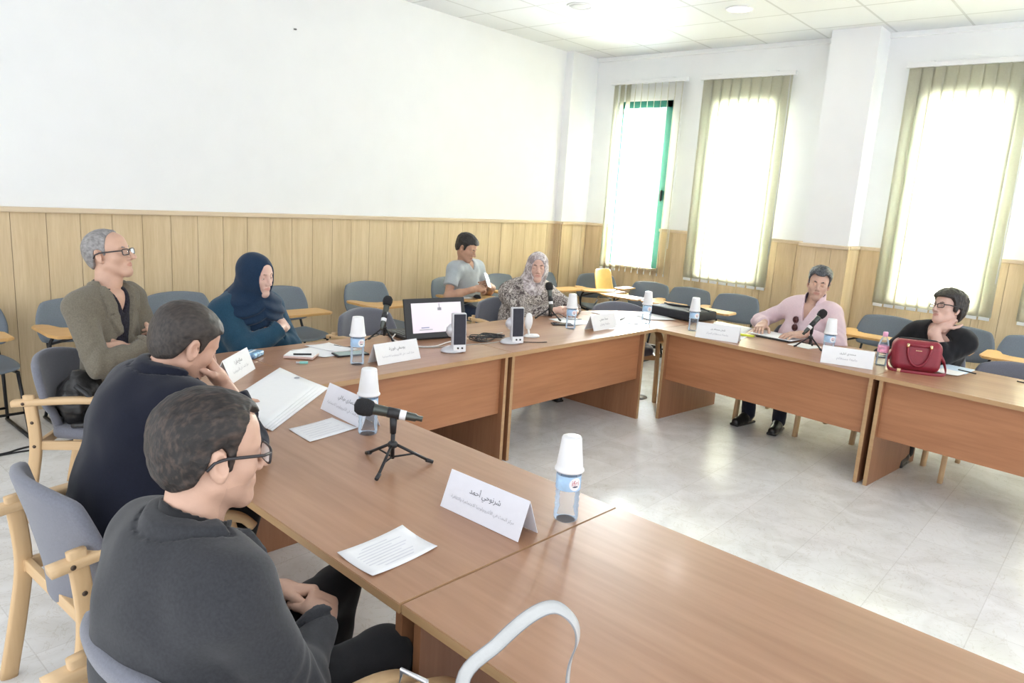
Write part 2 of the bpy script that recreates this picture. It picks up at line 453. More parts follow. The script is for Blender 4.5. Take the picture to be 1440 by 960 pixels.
# the wall with the windows, in pieces round the openings
WIN = [(4.62, 5.40), (3.27, 4.09), (1.12, 1.93), (-0.17, 0.72)]
WZ0, WZ1, WT = 0.95, 2.98, 0.22
wr = MB()
ys = [Y0]+[v for w in sorted(WIN) for v in w]+[YB]
for i in range(0, len(ys), 2): wr.box((XW+WT/2, (ys[i]+ys[i+1])/2, ZC/2), (WT, ys[i+1]-ys[i], ZC), M_WALL)
for a, b in WIN:
    wr.box((XW+WT/2, (a+b)/2, WZ0/2), (WT, b-a, WZ0), M_WALL); wr.box((XW+WT/2, (a+b)/2, (WZ1+ZC)/2), (WT, b-a, ZC-WZ1), M_WALL)
struct(wr.build('wall_right'))
struct(MB().box((7.885, 2.515, ZC/2), (0.35, 0.45, ZC), M_WALL).build('wall_pillar'))
struct(MB().box((7.79, 5.82, ZC/2), (0.54, 0.12, ZC), M_WALL).build('wall_column'))
# cornice along the top of the window wall
cn = MB()
for a, b in ((Y0, 2.29), (2.74, 5.76)): cn.box((XW-0.02, (a+b)/2, ZC-0.025), (0.04, b-a, 0.05), M_WALL, bev=0.008)
struct(cn.build('trim_1'))
def panel_run(mb, axis, a, b, fixed, sgn, z1=ZW-0.03, z0=0.0, pitch=0.2165, phase=0.0):
    """oak boards with fine grooves on a wall from a to b (axis 0: along x, wall at y=fixed; axis 1: along y, wall at x=fixed)"""
    t = 0.012; g = 0.0035
    c0 = math.floor((a-phase)/pitch)*pitch+phase; e = c0
    back = [(a+b)/2, fixed+sgn*0.002, (z0+z1)/2] if axis == 0 else [fixed+sgn*0.002, (a+b)/2, (z0+z1)/2]
    mb.box(back, (b-a, 0.004, z1-z0) if axis == 0 else (0.004, b-a, z1-z0), M_OAKD)
    while e < b:
        p, q = max(a, e)+g/2, min(b, e+pitch)-g/2
        if q-p > 0.01:
            c = [(p+q)/2, fixed+sgn*(0.004+t/2), (z0+z1)/2] if axis == 0 else [fixed+sgn*(0.004+t/2), (p+q)/2, (z0+z1)/2]
            mb.box(c, (q-p, t, z1-z0) if axis == 0 else (t, q-p, z1-z0), M_OAK)
        e += pitch
w = MB(); panel_run(w, 0, X0, 7.52, YB, -1, phase=1.502)
w.box((7.52-0.008, 5.815, ZW/2-0.015), (0.016, 0.11, ZW-0.03), M_OAK); panel_run(w, 0, 7.52, XW-0.016, 5.76, -1, phase=7.52)
struct(w.build('trim_2'))
w = MB()
for a, b in WIN: pass
ys2 = [(Y0, -0.17), (0.72, 1.12), (1.93, 2.29), (2.74, 3.27), (4.09, 4.62), (5.40, 5.744)]
for a, b in ys2: panel_run(w, 1, a, b, XW, -1, phase=0.1)
for a, b in WIN: panel_run(w, 1, a, b, XW, -1, z1=WZ0-0.03, phase=0.1)
panel_run(w, 1, 2.29, 2.74, 7.71, -1, phase=2.29, pitch=0.15)
for yy, s in ((2.29, -1), (2.74, 1)): w.box((7.885, yy+s*0.008, ZW/2-0.015), (0.38, 0.016, ZW-0.03), M_OAK)
struct(w.build('trim_3'))
# oak cap rails
w = MB()
w.box(((X0+7.52)/2, YB-0.02, ZW-0.012), (7.52-X0+0.05, 0.05, 0.036), M_OAKT, bev=0.008)
w.box((7.79, 5.74, ZW-0.012), (0.58, 0.05, 0.036), M_OAKT, bev=0.008); w.box((7.50, 5.81, ZW-0.012), (0.05, 0.14, 0.036), M_OAKT, bev=0.008)
struct(w.build('trim_4'))
w = MB()
for a, b in ys2: w.box((XW-0.02, (a+b)/2, ZW-0.012), (0.05, b-a, 0.036), M_OAKT, bev=0.008)
w.box((7.69, 2.515, ZW-0.012), (0.05, 0.50, 0.036), M_OAKT, bev=0.008)
for yy in (2.275, 2.755): w.box((7.88, yy, ZW-0.012), (0.36, 0.04, 0.036), M_OAKT, bev=0.006)
for a, b in WIN: w.box((XW-0.02, (a+b)/2, WZ0-0.012), (0.07, b-a, 0.03), M_OAKT, bev=0.006)
struct(w.build('trim_5'))
# windows: green casements with glass
M_GREEN = mat('green_frame_paint', (0.02, 0.17, 0.135), 0.4, var=0.03)
M_GLASS = see_through('window_glass', (0.97, 0.99, 0.98), 0.95, 0.03)
for i, (a, b) in enumerate(WIN):
    xx = XW+0.035; fr = MB(); t = 0.085; zm = 1.0
    for yy in (a+t/2, b-t/2): fr.box((xx, yy, (WZ0+WZ1)/2), (0.06, t, WZ1-WZ0), M_GREEN, bev=0.006)
    fr.box((xx, (a+b)/2, WZ1-t/2), (0.06, b-a, t), M_GREEN, bev=0.006); fr.box((xx, (a+b)/2, WZ0+0.008), (0.06, b-a, 0.016), M_GREEN, bev=0.004)
    o = struct(fr.build('window_%d' % (i+1)))
    p = MB().box((xx, (a+b)/2, (WZ0+WZ1)/2), (0.006, b-a-2*t, WZ1-WZ0-2*t), M_GLASS).build('pane', o)
    h = MB().box((xx-0.045, a+t/2, 1.85), (0.03, 0.02, 0.13), mat('dark_plastic', (0.03, 0.03, 0.033), 0.4), bev=0.005).build('handle', o)
# the speck on the back wall: a nail
tag(MB().tube([(3.694, YB-0.03, 3.015), (3.694, YB+0.01, 3.022)], 0.007, mat('dark_steel', (0.15, 0.15, 0.15), 0.4, 0.8), 8).build('wall_nail'), 'small dark nail in the bare white back wall', 'nail')

# ------------------------------------------------------------------ vertical blinds
def blind_mat():
    m = bpy.data.materials.new('blind_fabric'); m.use_nodes = True; nt = m.node_tree
    for n in list(nt.nodes): nt.nodes.remove(n)
    out = N(nt, 'ShaderNodeOutputMaterial'); d = N(nt, 'ShaderNodeBsdfDiffuse'); t = N(nt, 'ShaderNodeBsdfTranslucent'); mx = N(nt, 'ShaderNodeMixShader')
    tc = N(nt, 'ShaderNodeTexCoord'); nz = N(nt, 'ShaderNodeTexNoise'); nz.inputs['Scale'].default_value = 60; nt.links.new(tc.outputs['Object'], nz.inputs['Vector'])
    r = N(nt, 'ShaderNodeValToRGB'); r.color_ramp.elements[0].color = (0.74, 0.715, 0.60, 1); r.color_ramp.elements[1].color = (0.82, 0.80, 0.69, 1)
    nt.links.new(nz.outputs[0], r.inputs[0]); nt.links.new(r.outputs[0], d.inputs[0]); nt.links.new(r.outputs[0], t.inputs[0])
    mx.inputs[0].default_value = 0.55
    nt.links.new(d.outputs[0], mx.inputs[1]); nt.links.new(t.outputs[0], mx.inputs[2]); nt.links.new(mx.outputs[0], out.inputs[0])
    return m
M_BLIND = blind_mat()
M_WPLA = mat('white_plastic', (0.82, 0.82, 0.82), 0.35, var=0.01)
def blind(ya, yb, label, angs, zt=3.17, zb=0.87, n=9):
    xx = XW-0.10
    t = thing('vertical_blind', label, 'blind', (xx, (ya+yb)/2, zb), 0, 'vertical blinds on the window wall')
    L = yb-ya; H = zt-zb
    MB().box((0, 0, H+0.02), (0.05, L+0.06, 0.045), M_WPLA, bev=0.006).build('headrail', t)
    for k in (0.18, 0.82): MB().box((0.045, (k-0.5)*L, H+0.045), (0.09, 0.03, 0.02), M_WPLA).build('wall_bracket', t)
    p = L/n; wd = p*1.12
    for k in range(n):
        a = angs(k/(n-1)); sl = MB(); yc = (k+0.5)*p-L/2; g = []
        for j in range(5):
            u = (j/4-0.5)*wd; bow = 0.006*math.cos(PI*(j/4-0.5))
            g.append([(math.sin(a)*u+math.cos(a)*bow, math.cos(a)*u-math.sin(a)*bow, z) for z in (0.03, H*0.5, H)])
        sl.sheet(g, 0.0012, M_BLIND)
        sl.v = [(q[0], q[1]+yc, q[2]) for q in sl.v]
        s1 = sl.build('slat', t)
        MB().box((0, yc, 0.018), (0.012, wd*0.8, 0.03), M_WPLA, R=rotm(0, 0, -a), bev=0.003).build('hem_weight', s1)
    MB().tube([(-0.02, -L/2+0.02, H), (-0.03, -L/2+0.0, 1.2), (-0.02, -L/2+0.012, 0.35)], 0.004, M_WPLA, 6).build('pull_cord', t)
    return t
blind(4.42, 5.43, 'cream vertical blind with its slats turned open, in the corner beside the column', lambda u: 1.03 if u < 0.72 else 0.45, n=11)
blind(3.17, 4.20, 'cream vertical blind closed over the middle window, left of the white pillar', lambda u: 0.22, n=9)
blind(1.02, 2.05, 'cream vertical blind closed behind the woman in black, right of the white pillar', lambda u: 0.24, n=10)
blind(-0.25, 0.82, 'cream vertical blind cut off by the right edge of the picture', lambda u: 0.24, n=10)

# ------------------------------------------------------------------ ceiling lights
M_LAMP = glow('lamp_diffuser', (1, 0.98, 0.94), 3.0)
M_LOFF = mat('frosted_glass_off', (0.62, 0.62, 0.61), 0.3, var=0.01)
def downlight(x, y, label, on, grp=None):
    t = thing('ceiling_downlight', label, 'ceiling light', (x, y, ZC), 0, grp)
    MB().lathe([(0.125, 0.002), (0.125, -0.008), (0.112, -0.014), (0.105, -0.010), (0.105, 0.002)], M_WPLA, 32, caps=False).build('trim_ring', t)
    MB().lathe([(0.104, -0.006), (0.06, -0.010), (0.0005, -0.011)], M_LAMP if on else M_LOFF, 32).build('diffuser', t)
    if on:
        l = bpy.data.lights.new('downlight', 'AREA'); l.shape = 'DISK'; l.size = 0.2; l.energy = 2; l.color = (1, 0.985, 0.955)
        o = bpy.data.objects.new('downlight', l); COL.objects.link(o); o.parent = t; o.location = (0, 0, -0.02)
downlight(6.57, 3.19, 'lit round downlight in the ceiling in front of the middle window', True)
downlight(5.83, 4.44, 'unlit grey round downlight in the ceiling near the back wall', False)
for x in ():
    for y in (0.6, 2.6, 4.5): downlight(x, y, 'lit round downlight in the ceiling above the tables, out of the frame', True, 'downlights above the tables')
# ------------------------------------------------------------------ conference tables
M_CHERRY = wood('cherry_top', (0.30, 0.145, 0.075), (0.475, 0.27, 0.165), axis=0, rough=0.34, scale=5, coat=0.15)
M_CHERRYV = wood('cherry_panel_upright', (0.27, 0.115, 0.052), (0.41, 0.20, 0.10), axis=2, rough=0.4, scale=7)
M_CHERRYP = wood('cherry_panel', (0.33, 0.135, 0.058), (0.50, 0.235, 0.115), axis=0, rough=0.4, scale=6)
M_BAND = wood('edge_band', (0.42, 0.25, 0.12), (0.55, 0.36, 0.19), axis=0, rough=0.4, scale=8)
TT, TH = 0.028, 0.75
DEP = 0.8942
def banded(poly, name, parent):
    mb = MB().prism(poly, TH-TT, TH, M_CHERRY, bev=0.002); mb._mi(M_BAND)
    b = mb.build(name, parent)
    for p in b.data.polygons:
        if abs(p.normal.z) < 0.5: p.material_index = 1
    return b
def table(origin, d, nrm, L, label, inset=(0.02, 0.02), panel_z=0.335):
    """origin: front corner; d: unit direction along the front edge; nrm: unit direction to the sitters' side"""
    rz = math.atan2(d[1], d[0])
    flip = 1 if (-d[1]*nrm[0]+d[0]*nrm[1]) > 0 else -1
    t = thing('conference_table', label, 'table', (origin[0], origin[1], 0), rz, 'cherry conference tables')
    D = DEP*flip
    poly = [(0.0007, 0), (L-0.0007, 0), (L-0.0007, D), (0.0007, D)]
    if flip < 0: poly = poly[::-1]
    banded(poly, 'tabletop', t)
    for x in (inset[0], L-inset[1]-0.025):
        o = MB().box((x+0.0125, D/2, (TH-TT)/2), (0.025, DEP-0.05, TH-TT), M_CHERRYV, bev=0.002).build('leg_panel', t)
        for p in o.data.polygons:
            pass
        MB().box((x+0.0125, flip*0.0245, (TH-TT)/2), (0.0252, 0.002, TH-TT-0.002), M_BAND).build('edge_band', o)
    MB().box((L/2+(inset[0]-inset[1])/2, flip*0.07, (panel_z+TH-TT)/2), (L-inset[0]-inset[1]-0.05, 0.018, TH-TT-panel_z), M_CHERRYP, bev=0.002).build('modesty_panel', t)
    return t
ha, la, ra, l2a = -0.0275, -0.0443, -0.1094, -0.0418
hd = Vector((math.cos(ha), math.sin(ha))); hn = Vector((-hd.y, hd.x))
ld = Vector((math.sin(la), -math.cos(la))); lo = Vector((ld.y, -ld.x)); l2 = Vector((math.sin(l2a), -math.cos(l2a))); lo2 = Vector((l2.y, -l2.x))
rd = Vector((math.sin(ra), -math.cos(ra))); rn = Vector((-rd.y, rd.x))
TA = Vector((2.0355, 3.0028)); TJ = TA+hd*1.4325; TCn = TA+hd*3.1586; TK = TCn+rd*1.7299; TS = TA+ld*1.8254
table(TA, hd, hn, 1.4325, 'cherry conference table along the back, carrying the laptop and two speakers', inset=(0.05, 0.02))
table(TJ, hd, hn, 1.7261, 'cherry conference table in front of the woman in the patterned hijab', inset=(0.02, 0.12))
table(TCn, rd, rn, 1.7299, 'cherry conference table in front of the man in the pink shirt', inset=(0.06, 0.02))
table(TK, rd, rn, 1.7299, 'cherry conference table under the red handbag, cut off by the right edge', inset=(0.02, 0.02))
table(TA, ld, lo, 1.8254, 'cherry conference table with the nearest microphone and name card on it', inset=(0.09, 0.02))
table(TS+l2*0.001-lo2*0.004, l2, lo2, 1.75, 'cherry conference table nearest the viewer, bare, filling the bottom right corner', inset=(0.02, 0.02))
M_GREYM = mat('grey_metal', (0.30, 0.29, 0.31), 0.35, 0.7)
def corner_table(c, a0, a1, label):
    t = thing('corner_table', label, 'table', (c.x, c.y, 0), 0, 'quarter-round corner tables')
    n = 20; pts = [(0.0, 0.0)]+[(DEP*math.cos(a0+(a1-a0)*k/n), DEP*math.sin(a0+(a1-a0)*k/n)) for k in range(n+1)]
    if a1 < a0: pts = pts[::-1]
    banded(pts, 'tabletop', t)
    am = (a0+a1)/2; q = MB().lathe([(0.03, 0.012), (0.03, TH-TT)], M_GREYM, 16, M=Matrix.Translation((0.62*math.cos(am), 0.62*math.sin(am), 0)))
    q.lathe([(0.10, 0.0), (0.10, 0.006), (0.03, 0.014)], M_GREYM, 24, M=Matrix.Translation((0.62*math.cos(am), 0.62*math.sin(am), 0)))
    q.build('leg', t)
corner_table(TA, math.atan2(hn.y, hn.x)+0.002, math.atan2(lo.y, lo.x)-0.002 if lo.y > 0 else math.atan2(lo.y, lo.x)+2*PI-0.002, 'quarter-round corner table under the fanned papers, beside the woman in dark blue')
corner_table(TCn, math.atan2(rn.y, rn.x)+0.002, math.atan2(hn.y, hn.x)-0.002, 'quarter-round corner table top at the far right corner, covered with white paper')

# ------------------------------------------------------------------ chairs
M_FAB = mat('grey_fabric', (0.165, 0.17, 0.205), 0.95, var=0.08, scale=160, bump=0.25, bscale=700, sheen=0.3)
M_BEECH = wood('beech', (0.60, 0.39, 0.20), (0.72, 0.51, 0.29), axis=2, rough=0.42, scale=8)
M_BEECHY = wood('beech_arm', (0.60, 0.39, 0.20), (0.74, 0.53, 0.31), axis=1, rough=0.42, scale=8)
M_BOLT = mat('bolt', (0.10, 0.07, 0.05), 0.4, 0.6)
M_BLK = mat('black_steel', (0.022, 0.022, 0.024), 0.42, 0.3)
M_BLKP = mat('black_plastic', (0.02, 0.02, 0.022), 0.45)
def squircle(W, H, f, nu=12, nv=10, k=0.36):
    g = []
    for i in range(nu+1):
        row = []; u = -1+2*i/nu
        for j in range(nv+1):
            v = -1+2*j/nv
            row.append(f(W*u*math.sqrt(1-k*v*v), H*v*math.sqrt(1-k*u*u), u, v))
        g.append(row)
    return g
def soft(o, lv=1):
    m = o.modifiers.new('soft', 'SUBSURF'); m.levels = lv; m.render_levels = lv; return o
HW = 0.262
def make_armchair(label):
    t = thing('armchair', label, 'chair')
    g = squircle(0.265, 0.26, lambda x, y, u, v: (x, y+0.03, 0.445+0.012*u*u-0.03*max(0, v-0.6)), k=0.3)
    soft(MB().sheet(g, 0.065, M_FAB).build('seat', t))
    def bk(x, z, u, v):
        w = (0.86+0.14*v) if v < 0 else 1
        return (x*w, -0.205-0.075*(v+1)*0.5+0.075*(u*u-0.15)-0.05*max(0, -v-0.4)**2+0.025*max(0, v-.2)*-1, 0.595+z)
    soft(MB().sheet(squircle(0.28, 0.225, bk, 14, 12, 0.32), 0.04, M_FAB).build('backrest', t))
    for s in (-1, 1):
        x = s*HW
        l = MB().tube(spline([(x, -0.315, 0), (x, -0.272, 0.22), (x, -0.245, 0.42), (x, -0.262, 0.655)], 5), [1]*16, M_BEECH, 12, flat=(0.027, 0.016, (1, 0, 0)))
        for z, y in ((0.40, -0.247), (0.52, -0.25)): l.lathe([(0.008, 0), (0.008, 0.002)], M_BOLT, 10, M=Matrix.Translation((x+s*0.0155, y, z)) @ rotm(0, s*PI/2, 0).to_4x4())
        l.build('leg', t)
        l = MB().tube(spline([(x, 0.285, 0), (x, 0.262, 0.25), (x, 0.238, 0.45), (x, 0.20, 0.607)], 5), [1]*16, M_BEECH, 12, flat=(0.027, 0.016, (1, 0, 0)))
        for z, y in ((0.40, 0.244), (0.52, 0.226)): l.lathe([(0.008, 0), (0.008, 0.002)], M_BOLT, 10, M=Matrix.Translation((x+s*0.0155, y, z)) @ rotm(0, s*PI/2, 0).to_4x4())
        l.build('leg', t)
        pts = spline([(x, -0.335, 0.612), (x, -0.20, 0.624), (x, -0.02, 0.634), (x, 0.15, 0.627), (x, 0.25, 0.595), (x, 0.295, 0.553)], 5)
        a = MB().tube(pts, [1]*len(pts), M_BEECHY, 12, flat=(0.0165, 0.027, (1, 0, 0)))
        a.lathe([(0.008, 0), (0.008, 0.002)], M_BOLT, 10, M=Matrix.Translation((x+s*0.0265, -0.28, 0.617)) @ rotm(0, s*PI/2, 0).to_4x4())
        a.build('armrest', t)
        MB().box((x*0.97, 0, 0.40), (0.022, 0.50, 0.045), M_BEECHY, bev=0.004).build('seat_rail', t)
    for y in (0.235, -0.235): MB().box((0, y, 0.40), (2*HW, 0.022, 0.045), wood('beech_rail', (0.60, 0.39, 0.20), (0.72, 0.51, 0.29), axis=0, rough=0.42, scale=8), bev=0.004).build('seat_rail', t)
    return t
arm0 = make_armchair('x')
ARMCH = [  # x, y, facing direction (deg), label
    (0.915, 2.45, 2, 'wooden armchair with grey upholstery under the man in the navy jacket, at the left edge'),
    (0.77, 1.41, 2, 'wooden armchair with grey upholstery under the man in the dark grey suit'),
    (0.84, 0.80, 0, 'wooden armchair with the pale tote bag on it, at the bottom edge'),
    (1.40, 3.95, -40, 'wooden armchair with grey upholstery under the man in the olive jacket'),
    (2.33, 4.36, -78, 'wooden armchair under the woman in dark blue'),
    (3.42, 4.20, -90, 'empty grey armchair pushed in behind the table microphone beside the laptop'),
    (4.83, 4.16, -112, 'grey armchair under the woman in the patterned hijab'),
    (5.62, 3.50, -132, 'empty grey armchair tucked under the far right corner of the tables'),
    (6.01, 2.12, 176, 'wooden armchair under the man in the pink shirt'),
    (6.13, 1.20, 172, 'wooden armchair under the woman in black'),
    (5.80, 0.55, 180, 'empty grey armchair at the right edge of the picture, pushed under the table'),
]
for i, (x, y, a, lab) in enumerate(ARMCH):
    rz = math.radians(a-90)
    if i == 0: arm0.location = (x, y, 0); arm0.rotation_euler.z = rz; arm0['label'] = lab; arm0['group'] = 'wooden armchairs at the conference tables'
    else: dup(arm0, (x, y, 0), rz, lab)

M_SHELL = mat('blue_grey_seat', (0.175, 0.205, 0.24), 0.75, var=0.06, scale=120, bump=0.12, bscale=500)
M_TAB = wood('tablet_oak', (0.58, 0.33, 0.12), (0.70, 0.44, 0.19), axis=0, rough=0.35, scale=8)
def make_student(label, shell=None, tab=None, k=1.0):
    shell = shell or M_SHELL; tab = tab or M_TAB
    t = thing('tablet_arm_chair', label, 'chair')
    g = squircle(0.245, 0.225, lambda x, y, u, v: (x, y, 0.455+0.02*u*u-0.025*max(0, v-0.5)+0.01*v*v), k=0.26)
    soft(MB().sheet(g, 0.022, shell).build('seat', t))
    def bk(x, z, u, v): return (x*(1-0.05*v), -0.245-0.04*(v+1)+0.045*u*u, 0.69+z)
    soft(MB().sheet(squircle(0.27, 0.155, bk, 12, 8, 0.26), 0.026, shell).build('backrest', t))
    for s in (-1, 1):
        f = MB().tube(spline([(s*0.19, -0.275, 0.73), (s*0.20, -0.245, 0.55), (s*0.20, -0.17, 0.445), (s*0.20, 0.0, 0.43), (s*0.205, 0.17, 0.44)], 5), 0.011, M_BLK, 8)
        f.tube([(s*0.205, 0.16, 0.44), (s*0.235, 0.22, 0.012)], 0.011, M_BLK, 8)
        f.tube([(s*0.20, -0.16, 0.44), (s*0.235, -0.27, 0.012)], 0.011, M_BLK, 8)
        f.tube([(s*0.235, 0.235, 0.012), (s*0.235, -0.29, 0.012)], 0.012, M_BLK, 8)
        f.build('leg_frame', t)
    for p in (((-0.20, -0.05, 0.425), (0.20, -0.05, 0.425)), ((-0.228, -0.245, 0.10), (0.228, -0.245, 0.10)), ((-0.222, 0.196, 0.18), (0.222, 0.196, 0.18))):
        MB().tube(p, 0.009, M_BLK, 8).build('crossbar', t)
    poly = [(-0.17, 0.10), (-0.15, 0.06), (0.12, 0.05), (0.19, 0.0), (0.22, -0.12), (0.25, -0.16), (0.30, -0.16), (0.325, -0.12), (0.33, 0.20), (0.30, 0.29), (0.24, 0.31), (-0.13, 0.31), (-0.17, 0.28)]
    MB().prism(poly, 0.675, 0.695, tab, bev=0.004).build('writing_tablet', t)
    MB().tube(spline([(0.20, 0.02, 0.43), (0.27, 0.05, 0.47), (0.275, 0.06, 0.60), (0.25, 0.10, 0.672)], 5), 0.011, M_BLK, 8).tube([(0.275, 0.06, 0.60), (0.10, 0.20, 0.674)], 0.009, M_BLK, 8).build('tablet_support', t)
    return t
st0 = make_student('x')
STUD = [  # x, y, facing (deg), label, group
    (1.13, 5.43, -90, 'grey tablet-arm chair cut off by the left edge, only its seat and legs in view', 'b'),
    (1.80, 5.33, -90, 'grey tablet-arm chair against the panelling left of the man in the olive jacket', 'b'),
    (2.50, 5.33, -90, 'grey tablet-arm chair against the panelling right of the man in the olive jacket', 'b'),
    (3.38, 5.33, -90, 'grey tablet-arm chair behind the right shoulder of the woman in dark blue', 'b'),
    (4.31, 5.33, -90, 'grey tablet-arm chair standing alone against the panelling behind the empty armchair', 'b'),
    (5.38, 5.30, -84, 'tablet-arm chair under the man in the grey T-shirt', 'b'),
    (6.20, 5.33, -90, 'grey tablet-arm chair next to the man in the grey T-shirt', 'b'),
    (6.98, 5.33, -92, 'tablet-arm chair mostly hidden behind the woman in the patterned hijab', 'b'),
    (7.42, 4.98, -128, 'grey tablet-arm chair in the corner with a yellow chair stacked on it', 'w'),
    (7.24, 4.36, 180, 'grey tablet-arm chair under the left blind, first one right of the yellow chair', 'w'),
    (7.24, 3.84, 180, 'grey tablet-arm chair behind the black laptop bag', 'w'),
    (7.24, 3.28, 180, 'grey tablet-arm chair left of the man in the pink shirt, under the middle blind', 'w'),
    (7.24, 1.76, 180, 'grey tablet-arm chair between the man in pink and the woman in black', 'w'),
    (7.24, 1.15, 180, 'grey tablet-arm chair directly behind the woman in black', 'w'),
    (7.24, 0.60, 180, 'grey tablet-arm chair at the right edge, under the blind cut off by the frame', 'w'),
]
GR = {'b': 'tablet-arm chairs along the back wall', 'w': 'tablet-arm chairs along the window wall'}
for i, (x, y, a, lab, gk) in enumerate(STUD):
    rz = math.radians(a-90)
    if i == 0: st0.location = (x, y, 0); st0.rotation_euler.z = rz; st0['label'] = lab; st0['group'] = GR[gk]
    else: dup(st0, (x, y, 0), rz, lab, GR[gk])
# the yellow moulded chair stacked on the corner chair
def yellow_chair():
    M_Y = mat('yellow_moulded_plastic', (0.72, 0.50, 0.17), 0.4, var=0.05, scale=20)
    t = thing('moulded_chair', 'yellow moulded chair stacked on the grey chair in the corner', 'chair', (7.47, 4.85, 0.475), math.radians(-90-90))
    g = []
    prof = [(0.21, 0.165), (0.10, 0.14), (-0.06, 0.14), (-0.14, 0.165), (-0.175, 0.235), (-0.20, 0.34), (-0.225, 0.45)]
    pr = spline([(0, y, z) for y, z in prof], 4)
    for i in range(11):
        u = -1+i/5; row = []
        for k, p in enumerate(pr):
            v = k/(len(pr)-1); w = 0.205*(1-0.12*v)*(math.sqrt(max(0, 1-((v-0.9)/0.1)**2*0.30)) if v > 0.9 else 1)
            row.append((u*w, p.y+0.045*u*u*(1 if v > 0.45 else 0.2), p.z+0.03*u*u*(1 if v < 0.5 else 0)))
        g.append(row)
    soft(MB().sheet(g, 0.012, M_Y).build('seat_shell', t))
    MC = mat('chrome', (0.75, 0.75, 0.76), 0.15, 1.0)
    for s in (-1, 1):
        MB().tube([(s*0.15, 0.12, 0.13), (s*0.17, 0.15, 0.006)], 0.010, MC, 8).tube([(s*0.15, 0.12, 0.13), (s*0.15, -0.10, 0.13)], 0.010, MC, 8).tube([(s*0.15, -0.10, 0.13), (s*0.17, -0.14, 0.006)], 0.010, MC, 8).build('leg_frame', t)
    MB().prism([(-0.02, 0.16), (0.24, 0.16), (0.26, 0.20), (0.24, 0.30), (-0.02, 0.30), (-0.05, 0.25)], 0.26, 0.277, M_TAB, bev=0.003).build('writing_tablet', t)
    MB().tube([(0.17, 0.05, 0.14), (0.20, 0.10, 0.20), (0.18, 0.2, 0.261)], 0.009, MC, 8).build('tablet_support', t)
yellow_chair()
# ------------------------------------------------------------------ things on the tables
TZ = TH
M_PAPER = mat('paper', (0.86, 0.86, 0.87), 0.7, var=0.01)
M_PAPERL = mat('paper_lilac', (0.80, 0.80, 0.86), 0.7, var=0.01)
M_INK = mat('ink', (0.10, 0.10, 0.12), 0.8)
M_INKG = mat('grey_ink', (0.42, 0.42, 0.46), 0.8)
M_CLEAR = see_through('clear_bottle', (0.965, 0.985, 1.0), 0.93, 0.05, (0.78, 0.87, 0.98))
M_CUP = mat('white_cup_plastic', (0.83, 0.83, 0.84), 0.4, var=0.01)
M_LBLUE = mat('label_blue', (0.42, 0.62, 0.85), 0.4, var=0.12, scale=40)
M_LWHITE = mat('label_white', (0.85, 0.86, 0.88), 0.4, var=0.01)
M_LRED = mat('label_red', (0.55, 0.12, 0.16), 0.5)
M_LDARK = mat('label_dark', (0.06, 0.07, 0.12), 0.5)
def curved_mark(mb, verts, faces, r, z, ang, m, mirror=1):
    vs = []
    for v in verts:
        a = ang+v.x/r; vs.append((r*math.cos(a), r*math.sin(a), z+v.y))
    mb.add(vs, faces, m)
def disc_mesh(rx, ry, n=20, rings=3):
    vs = [Vector((0, 0, 0))]; fs = []
    for q in range(1, rings+1):
        for k in range(n): vs.append(Vector((rx*q/rings*math.cos(2*PI*k/n), ry*q/rings*math.sin(2*PI*k/n), 0)))
    for k in range(n): fs.append((0, 1+k, 1+(k+1) % n))
    for q in range(rings-1):
        for k in range(n):
            a = 1+q*n; b = a+n; fs.append((a+k, b+k, b+(k+1) % n, a+(k+1) % n))
    return vs, fs
BOT = [(0.030, 0.0), (0.037, 0.004), (0.039, 0.012), (0.0385, 0.03), (0.0365, 0.04), (0.039, 0.05), (0.0365, 0.06), (0.039, 0.07), (0.0365, 0.08), (0.039, 0.09), (0.0365, 0.098), (0.0385, 0.104),
       (0.0385, 0.15), (0.036, 0.162), (0.026, 0.185), (0.015, 0.20), (0.014, 0.215)]
def bottle(x, y, face, label, cup_label, first=[None]):
    if first[0] is None:
        t = thing('water_bottle', label, 'bottle', (x, y, TZ), face, 'water bottles with upturned cups')
        MB().lathe(BOT, M_CLEAR, 28).build('bottle_body', t)
        lb = MB().lathe([(0.0391, 0.106), (0.0393, 0.107), (0.0393, 0.152), (0.0391, 0.153)], M_LBLUE, 32, caps=False)
        curved_mark(lb, *disc_mesh(0.021, 0.021), 0.0397, 0.130, 0.35, M_LWHITE)
        curved_mark(lb, *text_mesh('ifri', 0.018, 0.024), 0.0400, 0.134, 0.35, M_LRED)
        curved_mark(lb, *disc_mesh(0.010, 0.0025), 0.0400, 0.122, 0.35, M_LDARK)
        lb.build('label', t)
        MB().lathe([(0.0155, 0.200), (0.0155, 0.216), (0.0005, 0.217)], M_LWHITE, 20).build('cap', t)
        c = thing('disposable_cup', cup_label, 'cup', (x, y, TZ+0.163), 0, 'plastic cups upside down on bottles')
        MB().lathe([(0.0395, 0.003), (0.044, 0.0), (0.0465, 0.003), (0.0465, 0.007), (0.0425, 0.012), (0.041, 0.022), (0.031, 0.105), (0.029, 0.110), (0.0005, 0.1095)], M_CUP, 32, caps=False).build('cup_wall', c)
        first[0] = (t, c); return
    t, c = first[0]
    dup(t, (x, y, TZ), face, label); dup(c, (x, y, TZ+0.163), 0, cup_label)
for x, y, w in [(1.755, 1.24, 'on the seam between the two nearest tables'), (1.775, 2.271, 'behind the nearest microphone'), (2.456, 3.253, 'near the dark blue woman\'s papers'),
             (4.517, 3.294, 'before the speaking woman\'s hands'), (5.312, 3.096, 'at the far right corner'), (5.383, 2.696, 'in front of the black laptop bag'), (5.36, 1.62, 'before the man in pink')]:
    bottle(x, y, math.atan2(-y, -x)+0.25, 'clear water bottle '+w+', wearing an upturned cup', 'white plastic cup upside down on the bottle '+w)
